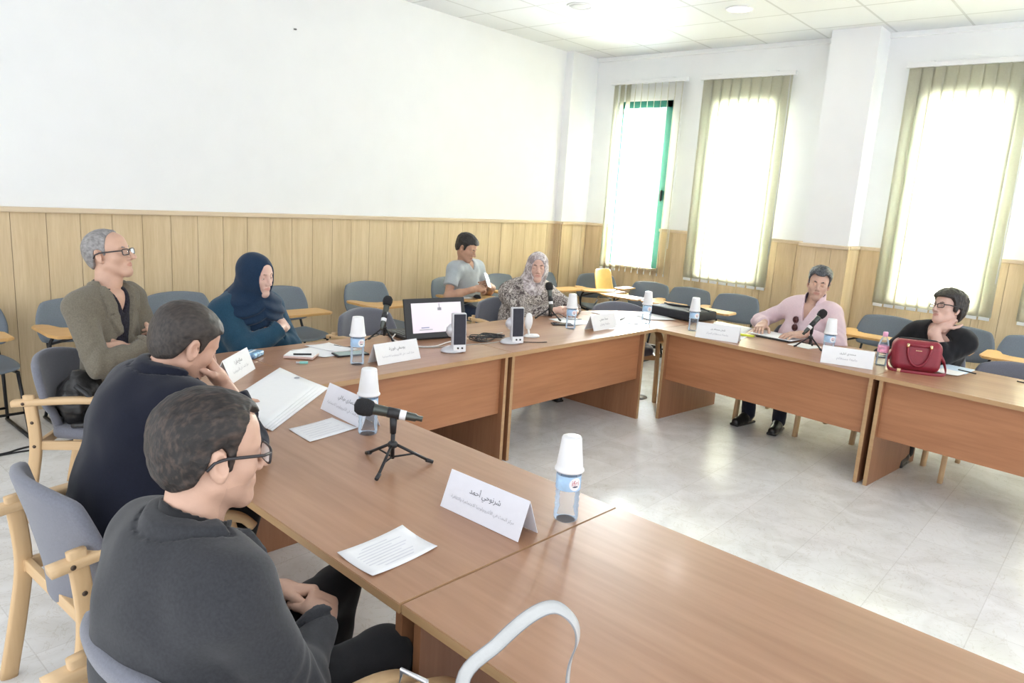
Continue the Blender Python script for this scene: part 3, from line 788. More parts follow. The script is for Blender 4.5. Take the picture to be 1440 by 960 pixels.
# the pink capped bottle
t = thing('water_bottle', 'water bottle with a pink cap and pink label, left of the red handbag', 'bottle', (5.39, 1.27, TZ), 0.4)
MB().lathe([(0.028, 0), (0.034, 0.004), (0.035, 0.03), (0.033, 0.06), (0.035, 0.09), (0.035, 0.145), (0.028, 0.175), (0.014, 0.20), (0.0135, 0.215)], M_CLEAR, 28).build('bottle_body', t)
MB().lathe([(0.0352, 0.095), (0.0355, 0.096), (0.0355, 0.142), (0.0352, 0.143)], mat('pink_label', (0.80, 0.36, 0.52), 0.4, var=0.25, scale=60), 28, caps=False).build('label', t)
MB().lathe([(0.016, 0.203), (0.016, 0.232), (0.014, 0.235), (0.0005, 0.235)], mat('pink_cap', (0.85, 0.42, 0.62), 0.4), 24).build('cap', t)

def name_card(x, y, ang, label, big, small, wbig=0.12, wsmall=0.23, mp=None, L=0.325, h=0.115, dep=0.045):
    """tent card; ang: direction of the lettering's baseline"""
    mp = mp or M_PAPER
    t = thing('name_card', label, 'name card', (x, y, TZ), ang, 'folded paper name cards')
    th = 0.0016
    for s in (-1, 1):
        sl = math.atan2(h, dep); H = math.hypot(h, dep)
        g = [[(-L/2+L*i/6, s*dep*(1-j/3), 0.001+(h-0.001)*j/3) for j in range(4)] for i in range(7)]
        mb = MB().sheet(g, th, mp, False)
        if s < 0:
            M = Matrix.Translation((0, -dep/2, h/2)) @ rotm(sl, 0, 0).to_4x4()
            for txt, ww, zz, m in ((big, wbig, 0.16*H, M_INK), (small, wsmall, -0.14*H, M_INKG)):
                v, f = text_mesh(shape_ar(txt), 0.03, ww)
                mb.add([M @ (p+Vector((0, zz, 0.0016))) for p in v], f, m)
        mb.build('front_face' if s < 0 else 'back_face', t)
    return t
name_card(1.565, 1.40, -PI/2, 'largest folded name card, standing near the middle bottle in the foreground', 'شرنوحي أحمد', 'مركز البحث في الأنثروبولوجيا الاجتماعية والثقافية', 0.13, 0.265, M_PAPERL, L=0.33)
name_card(1.845, 2.49, -PI/2-0.09, 'folded name card partly hidden by the bottle behind the nearest microphone', 'لنصاري جيلالي', 'مركز البحث في الأنثروبولوجيا الاجتماعية', 0.13, 0.27, M_PAPERL, L=0.34)
name_card(1.80, 3.39, math.radians(41), 'folded name card beside the bent forearm of the man in navy', 'صالح فايزة', 'مركز البحث في الأنثروبولوجيا', 0.10, 0.20)
name_card(2.69, 3.205, 0.02, 'folded name card on the head table between bottle and left speaker', 'يوسفي فوزية', 'مركز البحث في الأنثروبولوجيا الاجتماعية', 0.12, 0.24)
name_card(4.755, 3.165, -0.02, 'folded name card right of the bottle before the patterned hijab woman', 'سعاد مهني', 'جامعة وهران', 0.11, 0.13)
name_card(5.22, 2.40, -1.36, 'folded name card in front of the yellow marker on the right table', 'لكحل مصطفى', 'جامعة مستغانم المركز', 0.11, 0.17)
name_card(5.17, 1.43, -1.33, 'folded name card left of the red handbag', 'محمدي ليلى', 'جامعة مستغانم', 0.10, 0.13)

# microphones
M_MIC = mat('mic_metal', (0.10, 0.11, 0.10), 0.35, 0.75)
M_FOAM = mat('mic_foam', (0.018, 0.018, 0.02), 0.9, bump=0.5, bscale=400)
def microphone(x, y, label, az, tilt, zc, foot, cable=None, spin=0.3, foam=True):
    """stand at (x,y); az/tilt: where the head points; zc: clip height above the table"""
    t = thing('table_microphone', label, 'microphone', (x, y, TZ), 0, 'table microphones on small tripods')
    MB().tube([(0, 0, 0.03), (0, 0, zc-0.055)], 0.008, M_BLK, 10).build('pole', t)
    MB().lathe([(0.008, 0.07), (0.017, 0.074), (0.018, 0.088), (0.013, 0.094), (0.008, 0.095)], M_BLKP, 16).build('collar', t)
    for k in range(3):
        a = spin+k*2*PI/3; c, s = math.cos(a), math.sin(a)
        lg = MB().tube([(0.012*c, 0.012*s, 0.082), (foot*c, foot*s, 0.008)], 0.0056, M_BLK, 8).tube([(0.006*c, 0.006*s, 0.036), (foot*0.55*c, foot*0.55*s, 0.043)], 0.0036, M_BLK, 8)
        lg = lg.build('leg', t)
        MB().tube([(foot*0.86*c, foot*0.86*s, 0.0165), (foot*1.04*c, foot*1.04*s, 0.007)], [0.0078, 0.0072], M_BLKP, 10).build('rubber_foot', lg)
    d = Vector((math.cos(az)*math.cos(tilt), math.sin(az)*math.cos(tilt), math.sin(tilt)))
    C0 = Vector((0, 0, zc))
    MB().tube([(0, 0, zc-0.075), (0, 0, zc-0.012)], [0.011, 0.014], M_BLKP, 12).tube([C0-d*0.022, C0+d*0.022], 0.0195, M_BLKP, 14).build('clip', t)
    q = d.to_track_quat('Z', 'Y').to_matrix().to_4x4(); Mm = Matrix.Translation(C0+d*0.01) @ q
    m = MB().lathe([(0.0005, -0.115), (0.010, -0.115), (0.010, -0.095), (0.0145, -0.09), (0.0165, -0.03), (0.0195, 0.05), (0.021, 0.068)], M_MIC, 20, M=Mm)
    m = m.build('microphone_body', t)
    hd_ = MB().lathe([(0.021, 0.062), (0.028, 0.070), (0.0325, 0.092), (0.031, 0.112), (0.022, 0.127), (0.0005, 0.133)], M_FOAM, 22, M=Mm)
    hd_.build('grille', m)
    MB().lathe([(0.0170, -0.055), (0.0175, -0.054), (0.0182, -0.025), (0.0178, -0.024)], M_LWHITE, 20, M=Mm, caps=False).build('sticker', m)
    if cable:
        tail = C0+d*0.01-d*0.112
        MB().tube(spline([tail+d*0.01, tail-d*0.03]+[Vector(p)-Vector((x, y, TZ)) for p in cable], 6), 0.0032, M_BLKP, 8).build('cable', t)
    return t
microphone(1.622, 1.93, 'nearest table microphone, lying almost level on its small black tripod', math.radians(133), 0.16, 0.200, 0.145, spin=math.radians(-30))
microphone(3.007, 3.70, 'microphone on a tripod beside the laptop with its cable drooping left', math.radians(35), 0.95, 0.165, 0.10, cable=[(2.80, 3.60, 0.80), (2.68, 3.62, 0.757), (2.63, 3.72, 0.755)], spin=0.5)
microphone(4.715, 3.665, 'microphone standing upright before the woman in the patterned hijab', math.radians(70), 1.25, 0.17, 0.12, cable=[(4.76, 3.60, 0.80), (4.84, 3.55, 0.757), (4.95, 3.50, 0.755)], spin=0.5)
microphone(5.55, 1.815, 'microphone tilted towards the man in the pink shirt', math.radians(-35), 0.85, 0.185, 0.11, spin=0.15)

# computer speakers
M_SILV = mat('silver_plastic', (0.62, 0.62, 0.65), 0.3, 0.2, var=0.01)
M_GRILL = mat('speaker_cloth', (0.045, 0.045, 0.06), 0.9, bump=0.4, bscale=500)
def speaker(x, y, ang, label):
    t = thing('computer_speaker', label, 'speaker', (x, y, TZ), ang, 'pair of computer speakers')
    R = rotm(-0.09, 0, 0)
    def P(p): return tuple(R @ Vector(p))
    MB().box(P((0, 0, 0.128)), (0.094, 0.036, 0.245), M_SILV, R=R, bev=0.012, seg=4).build('cabinet', t)
    MB().box(P((0, -0.0195, 0.147)), (0.078, 0.006, 0.19), M_GRILL, R=R, bev=0.0025).build('grille', t)
    fp = MB().box(P((0, -0.0195, 0.027)), (0.080, 0.005, 0.042), M_LWHITE, R=R, bev=0.002)
    for dx in (-0.012, 0.016): fp.lathe([(0.006, 0), (0.006, 0.005), (0.0005, 0.0052)], M_BLKP, 12, M=Matrix.Translation(P((dx, -0.022, 0.03))) @ rotm(PI/2-0.09, 0, 0).to_4x4())
    fp.build('control_panel', t)
    MB().lathe([(0.07, 0.001), (0.072, 0.008), (0.06, 0.022), (0.03, 0.036), (0.0005, 0.04)], M_SILV, 28, M=Matrix.Translation((-0.035, 0.03, 0)) @ Matrix.Diagonal((1, 0.8, 1, 1))).build('foot', t)
    MB().lathe([(0.0005, -0.045), (0.025, -0.038), (0.042, -0.015), (0.045, 0), (0.042, 0.015), (0.025, 0.038), (0.0005, 0.045)], M_SILV, 24, M=Matrix.Translation((-0.03, 0.035, 0.135)) @ Matrix.Diagonal((1, 0.75, 1, 1))).build('bass_port', t)
speaker(3.165, 3.16, -0.42, 'left computer speaker, silver with a dark grille, in front of the laptop')
speaker(3.70, 3.14, -0.42, 'right computer speaker, silver with a dark grille, beside the white webcam')
t = thing('webcam', 'small white oval webcam on an oval foot, right of the right speaker', 'webcam', (3.98, 3.24, TZ), -0.5)
MB().lathe([(0.0005, -0.05), (0.022, -0.042), (0.034, -0.015), (0.036, 0.0), (0.034, 0.015), (0.022, 0.042), (0.0005, 0.05)], M_WPLA, 24, M=Matrix.Translation((-0.03, 0, 0.115)) @ Matrix.Diagonal((0.85, 0.5, 1.25, 1))).build('head', t)
MB().tube([(-0.02, 0, 0.01), (-0.03, 0, 0.07)], 0.008, M_WPLA, 10).build('stem', t)
MB().lathe([(0.06, 0.001), (0.06, 0.01), (0.045, 0.02), (0.0005, 0.024)], M_WPLA, 28, M=Matrix.Diagonal((1, 0.55, 1, 1))).build('foot', t)

# laptop
t = thing('laptop', 'open black laptop showing a pale document, behind the left speaker', 'laptop', (3.13, 3.575, TZ), math.atan2(3.475-3.575, 3.60-3.13))
LW = 0.475
dk = MB().box((LW/2-0.03, 0.165, 0.013), (LW, 0.31, 0.022), M_BLKP, bev=0.005).build('base', t)
kb = MB()
for i in range(12):
    for j in range(5): kb.box((0.0+i*0.0345, 0.10+j*0.034, 0.0255), (0.029, 0.028, 0.004), mat('key_grey', (0.10, 0.105, 0.11), 0.5))
kb.build('keyboard', dk)
th = 0.24
R = rotm(-th, 0.0, 0)
def LP(x, z, y=0): return tuple(Vector((LW/2-0.03, 0.01, 0.02)) + R @ Vector((x, y, z)))
ld_ = MB().box(LP(0, 0.125), (LW, 0.014, 0.27), M_BLKP, R=R, bev=0.004).build('lid', t)
M_SCR = glow('laptop_screen', (0.72, 0.65, 0.72), 0.22)
sc = MB().box(LP(0.01, 0.128, -0.0075), (LW-0.085, 0.002, 0.20), M_SCR, R=R)
for xx, zz, w_, h_, mm in ((0.03, 0.20, 0.006, 0.045, M_INKG), (0.03, 0.185, 0.03, 0.02, M_INKG), (-0.09, 0.062, 0.06, 0.007, mat('screen_text', (0.35, 0.36, 0.55), 0.6)), (-0.085, 0.048, 0.10, 0.005, M_INKG), (0.13, 0.075, 0.05, 0.006, mat('screen_text', (0.35, 0.36, 0.55), 0.6)), (0.12, 0.055, 0.09, 0.005, M_INKG)):
    sc.box(LP(xx, zz, -0.0092), (w_, 0.001, h_), mm, R=R)
sc.build('screen', ld_)

# cables on the head table
def cable(pts, r, m, label, name='cable', cat='cable', n=6):
    return tag(MB().tube(spline(pts, n), r, m, 7).build(name), label, cat)
M_CGREY = mat('cable_grey', (0.45, 0.43, 0.40), 0.5); M_CWHT = mat('cable_white', (0.75, 0.73, 0.70), 0.5)
random.seed(3)
tang = []
for k in range(26):
    a = k*1.9; tang.append((3.62+0.17*math.cos(a)*(0.6+0.4*random.random()), 3.36+0.10*math.sin(a*1.3)*(0.6+0.4*random.random()), TZ+0.006+0.022*random.random()))
cable(tang, 0.0033, M_BLKP, 'tangled black cable on the table between the two speakers')
cable([(3.10, 3.70, 0.78), (3.02, 3.62, 0.765), (3.05, 3.42, 0.756), (3.15, 3.36, 0.756), (3.30, 3.40, 0.757), (3.45, 3.42, 0.757)], 0.0045, M_CWHT, 'off-white cable curving in front of the laptop')
cable([(2.95, 3.50, 0.754), (3.10, 3.36, 0.7535), (3.30, 3.30, 0.7535), (3.60, 3.24, 0.7535), (3.78, 3.28, 0.7535), (3.72, 3.42, 0.7535), (3.9, 3.45, 0.7535)], 0.003, M_CGREY, 'thin grey cable lying along the table in front of the laptop')
cable([(3.74, 3.17, 0.754), (3.84, 3.09, 0.7535), (3.92, 3.05, 0.7535)], 0.0028, M_BLKP, 'short black cable by the foot of the right speaker')
cable([(0.85, 5.03, 0.006), (1.155, 5.02, 0.006), (1.252, 5.05, 0.006), (1.34, 5.06, 0.006), (1.6, 5.02, 0.006), (2.1, 4.9, 0.006)], 0.006, M_BLKP, 'black cable on the floor at the left edge')
cable([(0.85, 4.98, 0.006), (1.15, 5.00, 0.006), (1.3, 4.99, 0.006), (1.5, 4.93, 0.006)], 0.005, M_BLKP, 'second, shorter black cable on the floor at the left edge')

# papers
def sheet4(c, z, label, m=None, name='paper_sheet', cat='paper', t=0.0012, lines=0, curl=0.0, group=None, lm=None):
    """flat or slightly curled sheet with corners c (world xy, in order)"""
    m = m or M_PAPER; c = [Vector((p[0], p[1], 0)) for p in c]; o = sum(c, Vector())/4
    n = 8; g = []
    def at(u, v): return (c[0]*(1-u)+c[1]*u)*(1-v)+(c[3]*(1-u)+c[2]*u)*v-o
    for i in range(n+1):
        g.append([at(i/n, j/n)+Vector((0, 0, curl*((2*i/n-1)**2)*((2*j/n-1)**2))) for j in range(n+1)])
    mb = MB().sheet(g, t, m, True)
    rnd = random.Random(len(label))
    for k in range(lines):
        v = 0.18+0.66*k/max(1, lines-1); w0 = 0.12; w1 = 0.88-0.25*rnd.random()
        a, b = at(w0, v), at(w1, v); dv = (at(0.5, 1)-at(0.5, 0)).normalized()*0.0022
        mb.add([p+Vector((0, 0, t/2+0.0006)) for p in (a-dv, b-dv, b+dv, a+dv)], [(0, 1, 2, 3)], lm or M_INKG)
    ob = mb.build(name); ob.location = (o.x, o.y, z+t/2)
    tag(ob, label, cat, group); return ob
M_FAINT = mat('faint_print', (0.70, 0.70, 0.74), 0.8)
sheet4([(1.093, 1.518), (1.333, 1.53), (1.321, 1.364), (1.088, 1.357)], TZ+0.001, 'white printed sheet lying before the man in the dark grey suit', curl=0.006, lines=9, lm=M_FAINT)
sheet4([(1.535, 2.32), (1.782, 2.347), (1.777, 2.52), (1.554, 2.50)], TZ+0.001, 'white programme leaflet beside the second name card', lines=6, curl=0.002, lm=M_FAINT)
for k in range(4):
    dx = 0.012*k; dy = -0.014*k
    sheet4([(2.035+dx*.3, 3.36+dy), (2.00+dx, 2.965+dy), (1.47+dx*.6, 2.545+dy*0.6), (1.50+dx*.5, 2.93+dy)], TZ+0.001+0.0045*(3-k)+0.0, ('bottom', 'third', 'second', 'top')[3-k]+' sheet of the fanned papers under the hand of the man in navy', lines=0, t=0.003, group='fanned papers of the man in navy')
tag(MB().lathe([(0.014, 0), (0.014, 0.0006)], M_INKG, 16, M=Matrix.Translation((1.985, 3.12, TZ+0.0195))).build('paper_stamp'), 'small dark emblem printed at the head of the fanned papers', 'emblem')
sheet4([(2.342, 3.738), (2.50, 3.76), (2.55, 3.50), (2.39, 3.48)], TZ+0.001, 'white sheet spread under the notebook of the woman in dark blue', curl=0.004)
sheet4([(2.47, 3.80), (2.64, 3.79), (2.68, 3.545), (2.52, 3.55)], TZ+0.0035, 'white sheet right of the notebook before the woman in dark blue', curl=0.004)
nb = thing('notebook', 'small open notebook with pink page edges before the woman in dark blue', 'notebook', (2.30, 3.57, TZ+0.0035), -0.85)
MB().box((0, 0, 0.006), (0.17, 0.13, 0.012), mat('pink_edges', (0.66, 0.47, 0.42), 0.6), bev=0.002).build('cover', nb); MB().box((0, 0, 0.014), (0.165, 0.125, 0.005), M_PAPER, bev=0.001).build('pages', nb)
pn = tag(MB().tube([(-0.05, 0, 0), (0.05, 0.0, 0)], 0.005, M_BLKP, 10).build('pen'), 'black pen lying on the small notebook', 'pen'); pn.location = (2.285, 3.535, TZ+0.0255); pn.rotation_euler.z = -0.6
us = thing('usb_stick', 'small turquoise and white memory stick beside the notebook', 'memory stick', (2.215, 3.435, TZ), -0.6)
MB().box((0.012, 0, 0.006), (0.045, 0.022, 0.011), mat('turquoise', (0.25, 0.62, 0.58), 0.4), bev=0.002).build('body', us); MB().box((-0.02, 0, 0.006), (0.02, 0.016, 0.006), M_SILV).build('plug', us)
def phone(x, y, ang, label, col=None, w=0.085, l=0.165):
    p = thing('mobile_phone', label, 'phone', (x, y, TZ), ang)
    MB().box((0, 0, 0.005), (w, l, 0.010), M_BLKP, bev=0.003).build('case', p); MB().box((0, 0, 0.0105), (w*0.9, l*0.88, 0.001), col or mat('phone_glass', (0.03, 0.04, 0.05), 0.08)).build('display', p)
phone(2.57, 3.47, 1.35, 'dark phone lying behind the bottle near the dark blue woman\'s papers', mat('phone_teal', (0.35, 0.50, 0.50), 0.1), 0.10, 0.20)
phone(4.60, 3.44, 0.9, 'dark phone lying by the bottle before the woman in the patterned hijab')
phone(5.74, 1.31, 0.3, 'black phone behind the name card nearest the red handbag')
# blue patterned pouch of tissues
tp = thing('tissue_pack', 'blue patterned tissue pack by the name card at the left corner', 'tissues', (2.07, 3.71, TZ), 0.6)
soft(MB().box((0, 0, 0.017), (0.14, 0.085, 0.032), mat('blue_pattern', (0.22, 0.40, 0.72), 0.3, var=0.75, scale=45), bev=0.012, seg=3).build('wrapper', tp)); MB().box((0, 0, 0.0335), (0.09, 0.012, 0.003), M_PAPER).build('tissue', tp)
# block of pale wood
wb = thing('wooden_block', 'pale wooden block on the table edge below the fanned papers', 'block', (1.35, 2.47, TZ), 0.0)
MB().box((0, 0.03, 0.018), (0.09, 0.17, 0.036), M_BEECHY, bev=0.004).build('body', wb)
# papers and things on the far right
sheet4([(4.70, 3.66), (4.98, 3.64), (4.90, 3.33), (4.66, 3.36)], TZ+0.001, 'white sheets under the hands of the woman in the patterned hijab', curl=0.003)
sheet4([(5.03, 3.42), (5.38, 3.60), (5.56, 3.28), (5.20, 3.10)], TZ+0.001, 'large white sheet on the far right corner table', curl=0.002)
sheet4([(5.36, 3.70), (5.66, 3.62), (5.60, 3.32), (5.30, 3.40)], TZ+0.0032, 'upper white sheet on the far right corner table, nearest the empty chair', curl=0.002)
sheet4([(5.66, 3.46), (5.90, 3.30), (5.72, 3.04), (5.48, 3.18)], TZ+0.0056, 'white sheet on the far right corner table, nearest the black laptop bag', curl=0.002)
pn2 = tag(MB().tube([(-0.065, 0, 0), (0.065, 0, 0)], 0.0045, M_BLKP, 10).build('pen'), 'dark pen on the large white sheet at the far right corner', 'pen'); pn2.location = (5.30, 3.32, TZ+0.0075); pn2.rotation_euler.z = 0.3
sheet4([(5.98, 2.80), (6.02, 2.46), (5.56, 2.36), (5.50, 2.62)], TZ+0.001, 'white sheet beside the laptop bag on the right table')
sheet4([(5.50, 2.50), (5.54, 2.30), (5.36, 2.27), (5.32, 2.46)], TZ+0.001, 'white sheet behind the name card with the yellow marker', curl=0.003)
sheet4([(5.95, 2.33), (5.88, 1.96), (5.62, 1.98), (5.68, 2.35)], TZ+0.014, 'white papers under the hand of the man in the pink shirt')
sheet4([(5.72, 1.96), (5.69, 1.76), (5.50, 1.80), (5.54, 1.98)], TZ+0.001, 'white sheet behind the tripod of the pink shirt man\'s microphone')
bk_ = tag(MB().box((0, 0, 0.006), (0.18, 0.27, 0.012), M_BLKP, bev=0.002).build('folder'), 'dark folder under the papers of the man in the pink shirt', 'folder'); bk_.location = (5.72, 2.13, TZ); bk_.rotation_euler.z = -0.05
mk = thing('highlighter', 'yellow highlighter pen on the right table', 'pen', (5.56, 2.33, TZ+0.002), -1.35)
MB().box((0, 0, 0.009), (0.15, 0.022, 0.016), mat('fluo_yellow', (0.75, 0.80, 0.05), 0.4), bev=0.004).build('barrel', mk); MB().box((-0.055, 0, 0.009), (0.05, 0.024, 0.018), mat('fluo_cap', (0.66, 0.74, 0.06), 0.4), bev=0.004).build('cap', mk)
# black laptop bag
lb = thing('laptop_bag', 'black laptop bag lying on the right table near the corner', 'bag', (6.03, 3.11, TZ), math.atan2(-0.627, -0.107)+PI)
M_NYL = mat('black_nylon', (0.022, 0.023, 0.027), 0.7, bump=0.2, bscale=300)
soft(MB().box((0, 0.06, 0.045), (0.52, 0.36, 0.085), M_NYL, bev=0.025, seg=3).build('body', lb))
MB().tube(spline([(-0.10, -0.115, 0.05), (-0.09, -0.17, 0.045), (0.0, -0.185, 0.04), (0.09, -0.17, 0.045), (0.10, -0.115, 0.05)], 5), 0.011, M_NYL, 8).build('handle', lb)
MB().tube(spline([(-0.25, 0.0, 0.088), (-0.1, -0.05, 0.094), (0.1, 0.06, 0.095), (0.25, 0.0, 0.088)], 5), 0.008, M_NYL, 8).build('shoulder_strap', lb)
# lady's papers
sheet4([(5.66, 1.00), (5.90, 0.97), (5.86, 0.78), (5.62, 0.80)], TZ+0.001, 'pale blue folder sheet right of the red handbag', mat('paper_blue', (0.62, 0.74, 0.88), 0.6, var=0.01), t=0.003)
sheet4([(5.50, 0.97), (5.68, 0.95), (5.66, 0.80), (5.48, 0.82)], TZ+0.0045, 'small white sheet right of the red handbag', curl=0.004)
pn3 = tag(MB().tube([(-0.06, 0, 0), (0.06, 0, 0)], 0.0045, M_BLKP, 10).build('pen'), 'black pen on the pale blue folder sheet', 'pen'); pn3.location = (5.68, 0.80, TZ+0.012); pn3.rotation_euler.z = 1.2
pn4 = tag(MB().tube([(-0.06, 0, 0), (0.06, 0, 0)], 0.004, M_BLKP, 10).build('pen'), 'thin black pen on the bare table at the right edge', 'pen'); pn4.location = (5.68, 0.46, TZ+0.0045); pn4.rotation_euler.z = -1.9

# red handbag
M_RED = mat('red_leather', (0.26, 0.018, 0.035), 0.38, var=0.06, bump=0.15, bscale=350)
M_GOLD = mat('gold_metal', (0.80, 0.60, 0.36), 0.25, 1.0)
hb = thing('handbag', 'dark red leather handbag standing on the right table before the woman in black', 'handbag', (5.43, 1.075, TZ), math.atan2(0.87-1.15, 5.45-5.333))
hb.scale = (0.78, 0.96, 1.0)
def hb_sdf(P):
    p = P.copy(); z = p[:, 2]
    k = 1-0.22*np.clip((z-0.02)/0.2, 0, 1); p[:, 1] = p[:, 1]/k
    return rbox((0, 0, 0.105), (0.19, 0.085, 0.105), 0.055)(p)*0.85
hbb = solid('body', [(hb_sdf, (-0.21, -0.11, -0.01), (0.21, 0.11, 0.23), 0.006)], M_RED, hb)
MB().tube(spline([(-0.165, 0, 0.172), (-0.15, 0, 0.205), (-0.10, 0, 0.2135), (0.10, 0, 0.2135), (0.15, 0, 0.205), (0.165, 0, 0.172)], 5), 0.006, M_BLKP, 8).build('zip', hbb)
for s in (-1, 1):
    y = s*0.082
    arc = [(0.088*math.cos(PI+PI*k/14)*1.0, y+s*0.008*math.sin(PI*k/14)+s*0.004, 0.165+0.12*math.sin(PI+PI*k/14)) for k in range(15)]
    h = MB().tube([(-0.088, y+s*0.0, 0.172)]+arc+[(0.088, y, 0.172)], 0.0085, M_RED, 8).build('handle', hb)
    MB().tube([(-0.088, y-s*0.01, 0.178), (0.088, y-s*0.01, 0.178)], 0.0075, M_RED, 8).build('handle_bar', h)
    for q in (-1, 1): MB().lathe([(0.0005, -0.016), (0.011, -0.014), (0.013, 0), (0.011, 0.014), (0.0005, 0.016)], M_GOLD, 14, M=Matrix.Translation((q*0.088, y, 0.176))).build('stud', h)
lt = MB()
for k in range(8): lt.box((-0.021+0.006*k, -0.0808, 0.148), (0.0035, 0.001, 0.004 if k % 3 else 0.006), M_GOLD)
lt.build('lettering', hbb)
MB().tube(spline([(-0.185, 0.0, 0.11), (-0.215, -0.02, 0.06), (-0.21, -0.09, 0.012), (-0.12, -0.125, 0.007), (0.05, -0.135, 0.007), (0.18, -0.12, 0.007), (0.235, -0.05, 0.012), (0.225, 0.0, 0.07), (0.19, 0.0, 0.12)], 7), [1]*57, M_RED, 8, flat=(0.004, 0.012, (0, 0, 1))).build('shoulder_strap', hb)
MB().box((-0.14, -0.122, 0.012), (0.03, 0.012, 0.022), M_GOLD, bev=0.003).build('buckle', hb)

# pale tote bag in the foreground
M_TOTE = mat('pale_leather', (0.56, 0.565, 0.56), 0.5, var=0.03, bump=0.1, bscale=200)
M_TEDGE = mat('grey_edge', (0.28, 0.28, 0.29), 0.5)
tb = thing('tote_bag', 'pale grey tote bag whose looped strap rises at the bottom edge', 'bag', (0.90, 0.72, 0.475), 0)
def W2(p): return (p[0]-0.90, p[1]-0.72, p[2]-0.475)
def tb_sdf(P):
    a = math.atan2(-0.14, 0.13); c, s = math.cos(a), math.sin(a)
    p = P.copy(); p[:, 0], p[:, 1] = P[:, 0]*c+P[:, 1]*s, -P[:, 0]*s+P[:, 1]*c
    k = 1-0.45*np.clip(p[:, 2]/0.27, 0, 1); p[:, 1] = p[:, 1]/k
    return rbox((0, 0, 0.135), (0.17, 0.085, 0.135), 0.03)(p)*0.8
solid('body', [(tb_sdf, (-0.25, -0.25, -0.02), (0.25, 0.25, 0.3), 0.008)], M_TOTE, tb)
sp = spline([W2(p) for p in [(0.905, 0.80, 0.66), (0.918, 0.861, 0.8), (0.972, 0.822, 0.88), (1.002, 0.772, 0.95), (1.022, 0.73, 0.98), (1.026, 0.688, 0.97), (1.045, 0.687, 0.92), (1.051, 0.705, 0.85), (1.03, 0.69, 0.76), (0.97, 0.66, 0.68)]], 7)
def ribbon(sp, w, t, m):
    g = []; e1 = []; e2 = []; K = len(sp)
    for i, q in enumerate(sp):
        u = i/(K-1); tn = (sp[min(i+1, K-1)]-sp[max(i-1, 0)]).normalized(); vw = Vector((0.77, 0.63, 0.0)); side = tn.cross(vw).normalized()
        a = 0.25+1.05*min(1, max(0, (u-0.22)/0.30)); wv = (side*math.cos(a)+vw*math.sin(a)).normalized()
        g.append([q-wv*w, q-wv*w*0.33, q+wv*w*0.33, q+wv*w]); e1.append(q-wv*w); e2.append(q+wv*w)
    return MB().sheet(g, t, m), MB().tube(e1, 0.0019, M_TEDGE, 6), MB().tube(e2, 0.0019, M_TEDGE, 6)
r_, e1_, e2_ = ribbon(sp, 0.0125, 0.004, M_TOTE); st = r_.build('strap', tb)
e1_.build('strap_edge', st); e2_.build('strap_edge', st)
MB().tube([W2(p) for p in [(0.862, 0.985, 0.745), (0.868, 0.982, 0.79), (0.880, 0.922, 0.79), (0.876, 0.915, 0.745)]], 0.006, mat('satin_steel', (0.6, 0.6, 0.62), 0.3, 0.9), 8, closed=True).build('ring', tb)
MB().tube([W2(p) for p in [(0.87, 0.93, 0.66), (0.871, 0.95, 0.745)]], [1, 1], M_TOTE, 8, flat=(0.03, 0.004, (0.9, -0.4, 0))).build('ring_tab', tb)

# wall socket
ws = thing('wall_socket', 'white double wall socket low on the oak panelling', 'socket', (5.05, YB-0.018, 0.31), 0)
MB().box((0, -0.006, 0), (0.15, 0.012, 0.085), M_WPLA, bev=0.004).build('plate', ws)
for s in (-1, 1): MB().lathe([(0.022, -0.0128), (0.022, -0.0132), (0.0005, -0.0132)], mat('socket_grey', (0.5, 0.5, 0.5), 0.5), 16, M=Matrix.Translation((s*0.035, 0, 0)) @ rotm(-PI/2, 0, 0).to_4x4() @ Matrix.Scale(-1, 4, (0, 0, 1))).build('outlet', ws)
# black bag between the olive man's back and his armrest
bb = thing('backpack', 'black leather bag wedged behind the armrest of the man in olive', 'bag', (1.27, 3.93, 0.475), math.radians(-40))
solid('body', [(wrinkle(ell((0, 0, 0.125), (0.12, 0.15, 0.14)), 0.012, 26), (-0.2, -0.22, -0.05), (0.2, 0.22, 0.42), 0.008)], mat('black_leather', (0.018, 0.017, 0.017), 0.35, bump=0.2, bscale=60), bb)
MB().tube(spline([(0.02, -0.13, 0.22), (0.10, -0.16, 0.16), (0.10, -0.165, 0.05), (0.0, -0.14, 0.02)], 5), 0.012, M_BLKP, 8).build('strap', bb)
